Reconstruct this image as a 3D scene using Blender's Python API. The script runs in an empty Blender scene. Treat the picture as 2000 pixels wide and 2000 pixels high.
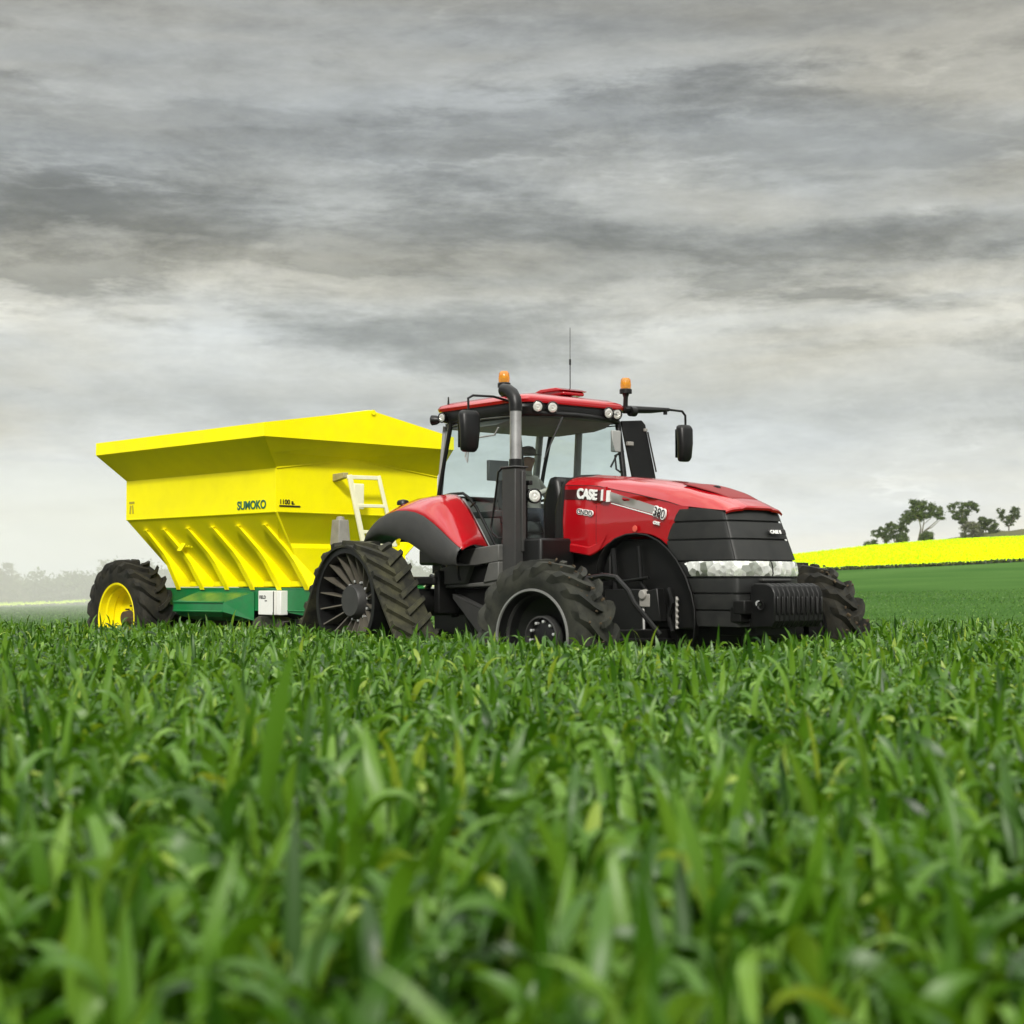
import bpy, bmesh, math, random
import numpy as np
from mathutils import Vector, Matrix
R_ = math.radians
random.seed(7)
rng = np.random.default_rng(11)
sc = bpy.context.scene
COL = sc.collection

# ------------------------------------------------------------------ camera
F_PX = 3200.0
PITCH = math.atan(143 / F_PX)
cd = bpy.data.cameras.new('camera')
cam = bpy.data.objects.new('camera', cd)
COL.objects.link(cam)
cam.location = (0, 0, 1.28)
cam.rotation_euler = (math.pi / 2 + PITCH, 0, 0)
cd.sensor_width = 36
cd.lens = F_PX / 2000 * 36
cd.clip_start = 0.05
cd.clip_end = 6000
cd.dof.use_dof = True
cd.dof.focus_distance = 23
cd.dof.aperture_fstop = 2.7
sc.camera = cam

# ------------------------------------------------------------------ world
SUN_EL, SUN_AZ = R_(35), R_(184)      # azimuth measured from +Y (view direction) clockwise
w = bpy.data.worlds.new("World")
sc.world = w
w.use_nodes = True
nt = w.node_tree
nt.nodes.clear()
def N(t, **k):
    n = nt.nodes.new(t)
    for a, b in k.items():
        setattr(n, a, b)
    return n
def L(a, b): nt.links.new(a, b)
out = N('ShaderNodeOutputWorld')
sky = N('ShaderNodeTexSky')
sky.sky_type = 'NISHITA'; sky.sun_disc = False
sky.sun_elevation = SUN_EL; sky.sun_rotation = SUN_AZ
bgA = N('ShaderNodeBackground'); bgA.inputs[1].default_value = 0.10
L(sky.outputs[0], bgA.inputs[0])
tc = N('ShaderNodeTexCoord')
sep = N('ShaderNodeSeparateXYZ'); L(tc.outputs['Generated'], sep.inputs[0])
def noise(scl, s, det, rough, dist, off=(0, 0, 0), src=None):
    m = N('ShaderNodeMapping'); m.inputs['Scale'].default_value = scl; m.inputs['Location'].default_value = off
    L(src or tc.outputs['Generated'], m.inputs[0])
    n = N('ShaderNodeTexNoise'); n.inputs['Scale'].default_value = s; n.inputs['Detail'].default_value = det
    n.inputs['Roughness'].default_value = rough; n.inputs['Distortion'].default_value = dist
    L(m.outputs[0], n.inputs['Vector']); return n.outputs[0]
def math_(op, a, b, c=None):
    n = N('ShaderNodeMath', operation=op)
    for i, v in enumerate([a, b] + ([c] if c is not None else [])):
        if isinstance(v, (int, float)): n.inputs[i].default_value = v
        else: L(v, n.inputs[i])
    return n.outputs[0]
def ramp(src, stops, interp='LINEAR'):
    r = N('ShaderNodeValToRGB'); r.color_ramp.interpolation = interp
    e = r.color_ramp.elements
    while len(e) < len(stops): e.new(0.5)
    for i, (p, c) in enumerate(stops):
        e[i].position = p
        e[i].color = (c, c, c, 1) if isinstance(c, (int, float)) else (*c, 1)
    L(src, r.inputs[0]); return r.outputs[0]
n1 = noise((1.0, 1.0, 8.0), 1.35, 8, 0.55, 0.12, (7.7, 3.0, 1.6))
n2 = noise((1.3, 1.3, 5.5), 4.2, 11, 0.66, 0.15, (0.4, 2.0, 7.3))
n3 = noise((1.6, 1.6, 3.4), 4.5, 10, 0.68, 0.6, (5.4, 1.0, 2.3))
mixn = math_('ADD', math_('MULTIPLY', n1, 0.50), math_('ADD', math_('MULTIPLY', n2, 0.30), math_('MULTIPLY', n3, 0.20)))
contrast = ramp(mixn, [(0.42, 0.55), (0.46, 0.74), (0.50, 0.97), (0.535, 1.24), (0.58, 1.9)], 'B_SPLINE')
warp = math_('ADD', math_('MULTIPLY', math_('SUBTRACT', n1, 0.5), 0.15), math_('MULTIPLY', math_('SUBTRACT', n2, 0.5), 0.13))
wfade = ramp(sep.outputs[2], [(0.03, 0.15), (0.16, 1.0), (0.45, 1.0), (0.6, 0.0)])
zz_ = math_('ADD', math_('ADD', sep.outputs[2], math_('MULTIPLY', 0.016, wfade)), math_('MULTIPLY', warp, wfade))
ridge = ramp(math_('ABSOLUTE', math_('SUBTRACT', noise((1.4, 1.4, 7.0), 3.0, 10, 0.62, 0.15, (8.8, 2.2, 4.1)), 0.5), 0), [(0.0, 1.0), (0.022, 0.25), (0.06, 0.0)])
rmask = ramp(noise((1.0, 1.0, 4.0), 3.1, 6, 0.6, 0.3, (1.1, 7.2, 3.3)), [(0.47, 0.0), (0.60, 1.0)])
base = ramp(zz_, [(0.0, 0.90), (0.05, 0.80), (0.09, 0.68), (0.125, 0.54), (0.15, 0.57), (0.182, 0.68), (0.194, 0.50), (0.203, 0.31), (0.225, 0.36), (0.245, 0.46), (0.262, 0.42), (0.275, 0.32), (0.30, 0.33), (0.315, 0.44), (0.345, 0.40), (0.37, 0.30), (0.44, 0.60), (0.62, 1.7), (1.0, 2.4)])
n4 = noise((2.0, 2.0, 7.5), 5.0, 12, 0.70, 0.1, (2.4, 6.0, 1.3))
n5 = noise((2.0, 2.0, 4.5), 10.0, 10, 0.74, 0.3, (1.4, 4.0, 8.3))
streak = math_('ADD', 1.0, math_('MULTIPLY', math_('ADD', math_('SUBTRACT', n4, 0.5), math_('MULTIPLY', math_('SUBTRACT', n5, 0.5), 0.7)), 0.75))
# contrast fades to nothing at the horizon
fade = ramp(sep.outputs[2], [(0.0, 0.08), (0.04, 0.3), (0.10, 0.9), (0.2, 1.1)])
mulc = math_('ADD', 1.0, math_('MULTIPLY', math_('SUBTRACT', math_('MULTIPLY', contrast, streak), 1.0), fade))
val = math_('MULTIPLY', math_('MULTIPLY', base, math_('ADD', mulc, math_('MULTIPLY', math_('MULTIPLY', ridge, rmask), 0.26))), ramp(math_('ADD', sep.outputs[2], 0.5), [(0.46, 0.10), (0.495, 1.0)]))
tint = ramp(noise((0.8, 0.8, 5.0), 2.3, 4, 0.5, 0.3, (9, 4, 2)), [(0.40, (0.955, 1.0, 1.01)), (0.49, (0.98, 1.0, 0.965)), (0.59, (1.03, 1.0, 0.88))])
vm = N('ShaderNodeVectorMath', operation='SCALE'); L(tint, vm.inputs[0]); L(val, vm.inputs['Scale'])
bgB = N('ShaderNodeBackground'); bgB.inputs[1].default_value = 1.0
L(vm.outputs[0], bgB.inputs[0])
mx = N('ShaderNodeMixShader'); mx.inputs[0].default_value = 0.96
L(bgA.outputs[0], mx.inputs[1]); L(bgB.outputs[0], mx.inputs[2]); L(mx.outputs[0], out.inputs[0])

sd = bpy.data.lights.new('sun', 'SUN')
sd.energy = 3.3; sd.angle = R_(7); sd.color = (1.0, 0.965, 0.90)
sun = bpy.data.objects.new('sun', sd); COL.objects.link(sun)
sdir = Vector((math.sin(SUN_AZ) * math.cos(SUN_EL), math.cos(SUN_AZ) * math.cos(SUN_EL), math.sin(SUN_EL)))
sun.rotation_euler = sdir.to_track_quat('Z', 'Y').to_euler()
sun.location = (0, 0, 60)

sc.view_settings.view_transform = 'Standard'
sc.view_settings.look = 'None'
sc.view_settings.exposure = 0.08
sc.view_settings.gamma = 1.0
sc.render.engine = 'CYCLES'
sc.cycles.volume_bounces = 1
sc.cycles.max_bounces = 8
sc.cycles.transparent_max_bounces = 16
sc.cycles.volume_step_rate = 4.0

# ------------------------------------------------------------------ helpers
def tag(o, label=None, cat=None, group=None, kind=None):
    if label: o['label'] = label
    if cat: o['category'] = cat
    if group: o['group'] = group
    if kind: o['kind'] = kind
    return o
def empty(name, loc, rz=0):
    o = bpy.data.objects.new(name, None); COL.objects.link(o)
    o.location = loc; o.rotation_euler = (0, 0, rz); o.empty_display_size = 0.3
    return o

class MB:
    def __init__(s): s.v = []; s.f = []
    def add(s, vs, fs):
        b = len(s.v); s.v += [tuple(x) for x in vs]; s.f += [tuple(b + i for i in f) for f in fs]; return s
    def box(s, c, d, rot=None, taper=1.0):
        x, y, z = (q / 2 for q in d)
        P = [Vector((sx * x * (taper if sz > 0 else 1), sy * y * (taper if sz > 0 else 1), sz * z)) for sx in (-1, 1) for sy in (-1, 1) for sz in (-1, 1)]
        M = rot if rot is not None else Matrix.Identity(3)
        P = [M @ p + Vector(c) for p in P]
        return s.add(P, [(0, 1, 3, 2), (4, 6, 7, 5), (0, 4, 5, 1), (2, 3, 7, 6), (0, 2, 6, 4), (1, 5, 7, 3)])
    def prism(s, pts, a, b, ax='y', fn=None):
        """2D outline extruded from a to b along axis ax; pts are (x,z) for y, (y,z) for x, (x,y) for z"""
        def P(p, t):
            return {'y': (p[0], t, p[1]), 'x': (t, p[0], p[1]), 'z': (p[0], p[1], t)}[ax]
        n = len(pts)
        vs = [P(p, a) for p in pts] + [P(p, b) for p in pts]
        fs = [tuple(range(n)), tuple(range(2 * n - 1, n - 1, -1))] + [(i, i + n, (i + 1) % n + n, (i + 1) % n) for i in range(n)]
        return s.add(vs, fs)
    def tube(s, path, r, n=10, cap=True):
        path = [Vector(p) for p in path]
        rr = r if isinstance(r, (list, tuple)) else [r] * len(path)
        up = None; rings = []
        for i, p in enumerate(path):
            if i == 0: d = path[1] - p
            elif i == len(path) - 1: d = p - path[i - 1]
            else: d = (path[i + 1] - p).normalized() + (p - path[i - 1]).normalized()
            d = d.normalized()
            if up is None:
                up = d.orthogonal().normalized()
            else:
                up = (up - d * up.dot(d))
                up = up.normalized() if up.length > 1e-6 else d.orthogonal().normalized()
            sd_ = d.cross(up)
            rings.append([p + (up * math.cos(t) + sd_ * math.sin(t)) * rr[i] for t in (2 * math.pi * k / n for k in range(n))])
        vs = [q for ring in rings for q in ring]; fs = []
        for i in range(len(rings) - 1):
            for k in range(n):
                fs.append((i * n + k, i * n + (k + 1) % n, (i + 1) * n + (k + 1) % n, (i + 1) * n + k))
        if cap: fs += [tuple(range(n - 1, -1, -1)), tuple((len(rings) - 1) * n + k for k in range(n))]
        return s.add(vs, fs)
    def lathe(s, prof, c, ax='y', n=48, close=False):
        """prof: list of (axial, radius)"""
        vs = []; fs = []
        for a, r in prof:
            for k in range(n):
                t = 2 * math.pi * k / n; u, v_ = r * math.cos(t), r * math.sin(t)
                p = {'y': (u, a, v_), 'x': (a, u, v_), 'z': (u, v_, a)}[ax]
                vs.append((p[0] + c[0], p[1] + c[1], p[2] + c[2]))
        m = len(prof)
        for i in range(m - 1 if not close else m):
            j = (i + 1) % m
            for k in range(n): fs.append((i * n + k, i * n + (k + 1) % n, j * n + (k + 1) % n, j * n + k))
        return s.add(vs, fs)
    def grid(s, rows, wrap=False):
        nu = len(rows); nv = len(rows[0])
        vs = [p for r in rows for p in r]; fs = []
        for i in range(nu - 1):
            for j in range(nv - 1 + (1 if wrap else 0)):
                fs.append((i * nv + j, i * nv + (j + 1) % nv, (i + 1) * nv + (j + 1) % nv, (i + 1) * nv + j))
        return s.add(vs, fs)
    def build(s, name, mat, parent=None, bev=0, seg=2, smooth=35, solid=0, sub=0, loc=None):
        me = bpy.data.meshes.new(name)
        bm = bmesh.new()
        vv = [bm.verts.new(p) for p in s.v]
        for f in s.f:
            q = []
            for i in f:
                if vv[i] not in q: q.append(vv[i])
            if len(q) >= 3:
                try: bm.faces.new(q)
                except ValueError: pass
        bmesh.ops.remove_doubles(bm, verts=bm.verts, dist=0.0002)
        bmesh.ops.recalc_face_normals(bm, faces=bm.faces)
        bm.to_mesh(me); bm.free()
        if mat: me.materials.append(mat)
        if smooth:
            for p in me.polygons: p.use_smooth = True
            me.set_sharp_from_angle(angle=R_(smooth))
        o = bpy.data.objects.new(name, me); COL.objects.link(o)
        if parent: o.parent = parent
        if loc: o.location = loc
        if solid:
            m = o.modifiers.new('s', 'SOLIDIFY'); m.thickness = solid; m.offset = 0
        if bev:
            m = o.modifiers.new('b', 'BEVEL'); m.width = bev; m.segments = seg; m.limit_method = 'ANGLE'; m.angle_limit = R_(40)
            m.harden_normals = False
        if sub:
            m = o.modifiers.new('u', 'SUBSURF'); m.levels = sub; m.render_levels = sub
        return o

def copy_tree(o, parent=None):
    c = o.copy(); COL.objects.link(c)
    if parent: c.parent = parent
    for ch in list(o.children): copy_tree(ch, c)
    return c

def text(name, s, size, loc, mat, parent, rx=90, ry=0, rz=0, ext=0.004, shear=0.0, bold=0.0, sx=1.0, align='LEFT'):
    cu = bpy.data.curves.new(name, 'FONT'); cu.body = s; cu.size = size; cu.extrude = ext; cu.shear = shear; cu.offset = bold
    cu.align_x = align
    tmp = bpy.data.objects.new('tmp', cu); COL.objects.link(tmp)
    bpy.context.view_layer.update()
    me = bpy.data.meshes.new_from_object(tmp.evaluated_get(bpy.context.evaluated_depsgraph_get()))
    bpy.data.objects.remove(tmp); bpy.data.curves.remove(cu)
    me.name = name; me.materials.clear(); me.materials.append(mat)
    me.transform(Matrix.Diagonal((sx, 1, 1, 1)))
    o = bpy.data.objects.new(name, me); COL.objects.link(o)
    o.parent = parent; o.location = loc; o.rotation_euler = (R_(rx), R_(ry), R_(rz))
    return o

# ------------------------------------------------------------------ materials
def mat(name, color, rough=0.5, metal=0.0, coat=0.0, var=0.0, vscale=6.0, dirt=0.0, dcol=(0.14, 0.115, 0.08), dscale=5.0, bump=0.0, bscale=60.0, spec=0.5, emis=None):
    m = bpy.data.materials.new(name); m.use_nodes = True
    t = m.node_tree; b = t.nodes['Principled BSDF']
    b.inputs['Roughness'].default_value = rough; b.inputs['Metallic'].default_value = metal
    b.inputs['Coat Weight'].default_value = coat; b.inputs['Coat Roughness'].default_value = 0.06
    b.inputs['Specular IOR Level'].default_value = spec
    tcn = t.nodes.new('ShaderNodeTexCoord')
    cur = t.nodes.new('ShaderNodeRGB'); cur.outputs[0].default_value = (*color, 1); cs = cur.outputs[0]
    def nz(scale, det=6, rg=0.6):
        n = t.nodes.new('ShaderNodeTexNoise'); n.inputs['Scale'].default_value = scale; n.inputs['Detail'].default_value = det
        n.inputs['Roughness'].default_value = rg; t.links.new(tcn.outputs['Object'], n.inputs['Vector']); return n
    def mp(src, a, b_, lo, hi):
        r = t.nodes.new('ShaderNodeMapRange'); r.inputs[1].default_value = a; r.inputs[2].default_value = b_
        r.inputs[3].default_value = lo; r.inputs[4].default_value = hi; t.links.new(src, r.inputs[0]); return r.outputs[0]
    if var:
        h = t.nodes.new('ShaderNodeHueSaturation'); t.links.new(cs, h.inputs['Color'])
        t.links.new(mp(nz(vscale).outputs[0], 0.3, 0.7, 1 - var, 1 + var), h.inputs['Value']); cs = h.outputs[0]
    if dirt:
        mxn = t.nodes.new('ShaderNodeMix'); mxn.data_type = 'RGBA'
        f = mp(nz(dscale, 9, 0.7).outputs[0], 0.42, 0.72, 0.0, dirt)
        t.links.new(f, mxn.inputs[0]); t.links.new(cs, mxn.inputs[6]); mxn.inputs[7].default_value = (*dcol, 1); cs = mxn.outputs[2]
        t.links.new(mp(f, 0, 1, rough, 0.9), b.inputs['Roughness'])
    t.links.new(cs, b.inputs['Base Color'])
    if bump:
        bp = t.nodes.new('ShaderNodeBump'); bp.inputs['Strength'].default_value = bump; bp.inputs['Distance'].default_value = 0.01
        t.links.new(nz(bscale, 8, 0.65).outputs[0], bp.inputs['Height']); t.links.new(bp.outputs[0], b.inputs['Normal'])
    if emis:
        b.inputs['Emission Color'].default_value = (*emis[:3], 1); b.inputs['Emission Strength'].default_value = emis[3]
    return m
M = {}
M['yellow'] = mat('yellow_paint', (0.95, 0.85, 0.0), 0.45, coat=0.0, spec=0.12, var=0.05, vscale=1.6, dirt=0.12, dcol=(0.55, 0.47, 0.08), dscale=2.6, bump=0.10, bscale=3)
M['yellow_rim'] = mat('yellow_rim_paint', (0.92, 0.78, 0.0), 0.35, spec=0.3, var=0.06, dirt=0.22, dcol=(0.22, 0.15, 0.05), dscale=4)
M['green'] = mat('green_paint', (0.002, 0.165, 0.042), 0.32, coat=0.12, var=0.12, dirt=0.25, dcol=(0.06, 0.08, 0.04), dscale=5)
M['red'] = mat('red_paint', (0.38, 0.001, 0.006), 0.18, coat=0.8, spec=0.35, var=0.03, vscale=2, dirt=0.06, dcol=(0.3, 0.08, 0.05), dscale=7)
M['red_matte'] = mat('red_vent_mesh', (0.22, 0.012, 0.012), 0.6, bump=0.5, bscale=160)
M['grey'] = mat('dark_grey_plastic', (0.034, 0.034, 0.033), 0.5, var=0.12, spec=0.4, dirt=0.18, dcol=(0.09, 0.085, 0.07), dscale=9, bump=0.1, bscale=90)
M['grill'] = mat('grille_plastic', (0.013, 0.0135, 0.013), 0.46, var=0.2, vscale=5, spec=0.4, dirt=0.25, dcol=(0.06, 0.057, 0.048), dscale=6, bump=0.15, bscale=220)
M['black'] = mat('black_plastic', (0.005, 0.005, 0.005), 0.38, var=0.2, dirt=0.10, dcol=(0.03, 0.028, 0.025), dscale=12, spec=0.35)
M['blackmetal'] = mat('black_chassis_metal', (0.0035, 0.0035, 0.0035), 0.5, var=0.3, dirt=0.14, dcol=(0.03, 0.027, 0.02), dscale=9, spec=0.28)
M['rubber'] = mat('dusty_tyre_rubber', (0.014, 0.015, 0.012), 0.72, var=0.3, vscale=9, dirt=0.9, dcol=(0.050, 0.050, 0.036), dscale=3.5, spec=0.3, bump=0.35, bscale=70)
M['rubber_dark'] = mat('muddy_tyre_rubber', (0.009, 0.009, 0.007), 0.72, var=0.3, vscale=9, spec=0.3, dirt=0.6, dcol=(0.055, 0.048, 0.030), dscale=6, bump=0.45, bscale=60)
M['step'] = mat('mid_grey_plastic', (0.085, 0.085, 0.08), 0.55, var=0.12, dirt=0.2, dcol=(0.16, 0.15, 0.12), dscale=9)
M['belt'] = mat('muddy_track_rubber', (0.012, 0.012, 0.009), 0.75, var=0.3, vscale=9, spec=0.3, dirt=1.0, dcol=(0.070, 0.068, 0.034), dscale=3.2, bump=0.4, bscale=60)
M['spoke'] = mat('worn_spoke_metal', (0.12, 0.11, 0.09), 0.5, metal=0.3, var=0.3, dirt=0.6, dcol=(0.14, 0.12, 0.08), dscale=9)
M['bolt'] = mat('zinc_bolt', (0.72, 0.73, 0.72), 0.3, metal=0.6)
M['steel'] = mat('worn_steel', (0.45, 0.45, 0.44), 0.35, metal=0.9, var=0.15, dirt=0.3, dcol=(0.12, 0.10, 0.08))
M['pipe'] = mat('exhaust_steel', (0.42, 0.42, 0.42), 0.38, metal=0.75, var=0.25, vscale=4, dirt=0.4, dcol=(0.10, 0.10, 0.10), dscale=3)
M['rimgrey'] = mat('silver_rim', (0.32, 0.32, 0.31), 0.38, metal=0.6, var=0.1, dirt=0.35, dcol=(0.10, 0.09, 0.07))
M['white'] = mat('white_paint', (0.80, 0.80, 0.76), 0.4, var=0.03, dirt=0.12, dcol=(0.5, 0.48, 0.40))
M['cream'] = mat('cream_ladder_paint', (0.82, 0.80, 0.56), 0.42, var=0.05, dirt=0.15, dcol=(0.45, 0.40, 0.22))
M['decal_white'] = mat('white_decal', (0.82, 0.82, 0.80), 0.3)
M['decal_black'] = mat('black_decal', (0.012, 0.010, 0.010), 0.3)
M['decal_green'] = mat('green_decal', (0.01, 0.12, 0.06), 0.35)
M['decal_dark'] = mat('dark_maroon_stripe', (0.045, 0.006, 0.006), 0.3, coat=0.5)
M['decal_grey'] = mat('silver_stripe', (0.36, 0.34, 0.32), 0.3, metal=0.3, coat=0.4)
M['stem_soil'] = mat('soil', (0.035, 0.026, 0.016), 0.95, var=0.3, bump=0.8, bscale=25)
M['bark'] = mat('bark', (0.10, 0.085, 0.065), 0.9, var=0.3)
M['seat'] = mat('seat_cloth', (0.045, 0.05, 0.05), 0.85, var=0.15)
M['interior'] = mat('cab_lining', (0.30, 0.31, 0.30), 0.7, var=0.1)
M['screen'] = mat('monitor_casing', (0.09, 0.10, 0.10), 0.45)
M['mud'] = mat('mud_clods', (0.06, 0.042, 0.022), 0.95, var=0.35, bump=0.8, bscale=40)
M['lime_dust'] = mat('dusty_grey_paint', (0.26, 0.25, 0.23), 0.6, var=0.15, dirt=0.3)

def glass(name, tintc, tr, rough=0.02):
    m = bpy.data.materials.new(name); m.use_nodes = True; t = m.node_tree; t.nodes.clear()
    o = t.nodes.new('ShaderNodeOutputMaterial'); a = t.nodes.new('ShaderNodeBsdfTransparent'); g = t.nodes.new('ShaderNodeBsdfGlossy')
    a.inputs[0].default_value = (*tintc, 1); g.inputs['Roughness'].default_value = rough
    fr = t.nodes.new('ShaderNodeFresnel'); fr.inputs[0].default_value = 1.5
    mp = t.nodes.new('ShaderNodeMath'); mp.operation = 'MULTIPLY_ADD'; mp.inputs[1].default_value = 0.55; mp.inputs[2].default_value = tr
    t.links.new(fr.outputs[0], mp.inputs[0])
    mx = t.nodes.new('ShaderNodeMixShader'); t.links.new(mp.outputs[0], mx.inputs[0]); t.links.new(a.outputs[0], mx.inputs[1]); t.links.new(g.outputs[0], mx.inputs[2])
    t.links.new(mx.outputs[0], o.inputs[0]); return m
M['glass'] = glass('tinted_cab_glass', (0.90, 0.96, 0.945), 0.01)
M['glass_dark'] = glass('dark_glass', (0.10, 0.11, 0.11), 0.05)
M['lens'] = mat('headlamp_lens', (0.72, 0.73, 0.68), 0.16, metal=0.35, coat=1.0, var=0.35, vscale=11, bump=0.7, bscale=14)
def headlamp_mat():
    m = bpy.data.materials.new('faceted_headlamp'); m.use_nodes = True; t = m.node_tree; b = t.nodes['Principled BSDF']
    tcn = t.nodes.new('ShaderNodeTexCoord'); v = t.nodes.new('ShaderNodeTexVoronoi'); v.inputs['Scale'].default_value = 13.0
    t.links.new(tcn.outputs['Object'], v.inputs['Vector'])
    sp = t.nodes.new('ShaderNodeSeparateColor'); t.links.new(v.outputs['Color'], sp.inputs[0])
    r = t.nodes.new('ShaderNodeValToRGB'); e = r.color_ramp.elements
    e[0].position = 0.0; e[0].color = (0.20, 0.22, 0.17, 1); e[1].position = 0.55; e[1].color = (0.86, 0.87, 0.82, 1)
    t.links.new(sp.outputs[0], r.inputs[0]); t.links.new(r.outputs[0], b.inputs['Base Color'])
    bp = t.nodes.new('ShaderNodeBump'); bp.inputs['Strength'].default_value = 0.8; bp.inputs['Distance'].default_value = 0.02
    t.links.new(v.outputs['Distance'], bp.inputs['Height']); t.links.new(bp.outputs[0], b.inputs['Normal'])
    b.inputs['Metallic'].default_value = 0.45; b.inputs['Roughness'].default_value = 0.15; b.inputs['Coat Weight'].default_value = 1.0
    return m
M['headlamp'] = headlamp_mat()
M['lens_white'] = mat('work_lamp_lens', (0.86, 0.86, 0.80), 0.18, coat=1.0, var=0.15, vscale=30)
def amber():
    m = bpy.data.materials.new('amber_lens'); m.use_nodes = True; b = m.node_tree.nodes['Principled BSDF']
    b.inputs['Base Color'].default_value = (0.95, 0.38, 0.01, 1); b.inputs['Roughness'].default_value = 0.12
    b.inputs['Transmission Weight'].default_value = 0.55; b.inputs['Coat Weight'].default_value = 0.6
    n = m.node_tree.nodes.new('ShaderNodeTexWave'); n.inputs['Scale'].default_value = 22
    tcx = m.node_tree.nodes.new('ShaderNodeTexCoord'); m.node_tree.links.new(tcx.outputs['Object'], n.inputs[0])
    bp = m.node_tree.nodes.new('ShaderNodeBump'); bp.inputs['Strength'].default_value = 0.4
    m.node_tree.links.new(n.outputs[0], bp.inputs['Height']); m.node_tree.links.new(bp.outputs[0], b.inputs['Normal'])
    return m
M['amber'] = amber()

def leafmat(name, stops, rough=0.42, trans=0.3, tcol=(0.10, 0.22, 0.02), spec=0.5):
    m = bpy.data.materials.new(name); m.use_nodes = True; t = m.node_tree; b = t.nodes['Principled BSDF']
    a = t.nodes.new('ShaderNodeAttribute'); a.attribute_name = 'tint'
    r = t.nodes.new('ShaderNodeValToRGB'); e = r.color_ramp.elements
    while len(e) < len(stops): e.new(0.5)
    for i, (p, c) in enumerate(stops): e[i].position = p; e[i].color = (*c, 1)
    t.links.new(a.outputs['Fac'], r.inputs[0]); t.links.new(r.outputs[0], b.inputs['Base Color'])
    b.inputs['Roughness'].default_value = rough; b.inputs['Specular IOR Level'].default_value = spec
    tr = t.nodes.new('ShaderNodeBsdfTranslucent')
    mm = t.nodes.new('ShaderNodeMix'); mm.data_type = 'RGBA'; mm.blend_type = 'MULTIPLY'; mm.inputs[0].default_value = 0.0
    t.links.new(r.outputs[0], mm.inputs[6])
    g = t.nodes.new('ShaderNodeVectorMath'); g.operation = 'MULTIPLY'; g.inputs[1].default_value = tcol
    t.links.new(r.outputs[0], g.inputs[0]); t.links.new(g.outputs[0], tr.inputs[0])
    mx = t.nodes.new('ShaderNodeMixShader'); mx.inputs[0].default_value = trans
    t.links.new(b.outputs[0], mx.inputs[1]); t.links.new(tr.outputs[0], mx.inputs[2])
    t.links.new(mx.outputs[0], t.nodes['Material Output'].inputs[0]); return m
M['crop'] = leafmat('cereal_leaf', [(0.0, (0.008, 0.036, 0.001)), (0.3, (0.026, 0.084, 0.002)), (0.6, (0.066, 0.160, 0.008)), (0.93, (0.15, 0.27, 0.032)), (0.985, (0.30, 0.32, 0.03)), (1.0, (0.55, 0.42, 0.03))],
                    rough=0.42, trans=0.20, tcol=(2.2, 2.1, 0.3), spec=0.42)
M['tree_leaf'] = leafmat('tree_leaf', [(0.0, (0.022, 0.036, 0.012)), (0.5, (0.045, 0.070, 0.020)), (1.0, (0.085, 0.115, 0.035))], rough=0.6, trans=0.15, tcol=(1.5, 1.6, .7))
M['pale_leaf'] = leafmat('pale_leaf', [(0.0, (0.07, 0.075, 0.05)), (0.5, (0.12, 0.12, 0.09)), (1.0, (0.19, 0.19, 0.15))], rough=0.7, trans=0.15, tcol=(1.3, 1.3, .9))

# ------------------------------------------------------------------ terrain
def sstep(a, b, x):
    t = np.clip((x - a) / (b - a), 0, 1); return t * t * (3 - 2 * t)
def z_green(X, Y):
    X = np.asarray(X, float); Y = np.asarray(Y, float)
    base = 0.12 * sstep(30, 38, Y)
    t = np.clip((Y - 34) / 116, 0, 1)
    Xs = np.clip(X, -70, 80)
    tgt = 1.25 + 0.046 * Xs
    return base + (tgt - 0.12) * (t ** 1.05) + 0.03 * np.sin(X * 0.31 + Y * 0.12) * sstep(30, 60, Y)
_cx = [-300, -80, -20, 20, 45, 56, 68, 81, 110, 300]
_cz = [-3.0, -2.2, -1.0, 3.5, 5.95, 7.25, 8.25, 8.8, 9.8, 14.0]
def z_canola(X, Y):
    X = np.asarray(X, float); Y = np.asarray(Y, float)
    z0 = z_green(X, np.full_like(Y, 150.0))
    t = np.clip((Y - 150) / 115, 0, 1)
    e = 1 - (1 - t) ** 1.45
    z1 = np.interp(X, _cx, _cz)
    bump = 0.32 * np.exp(-((Y - 163) / 9.0) ** 2) * (1 - sstep(-10, 30, X))
    far = -0.02 * np.clip(Y - 265, 0, 1000)
    return z0 + (z1 - z0) * e + bump + far + 0.25 * sstep(149.0, 150.5, Y)
def sheet(name, xs, ys, fn, mt, kind='structure', skirt=None):
    X, Y = np.meshgrid(xs, ys); Z = fn(X, Y)
    rows = [[(float(X[i, j]), float(Y[i, j]), float(Z[i, j])) for j in range(len(xs))] for i in range(len(ys))]
    b = MB().grid(rows); o = b.build(name, mt, smooth=80); o['kind'] = kind; return o
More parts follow.
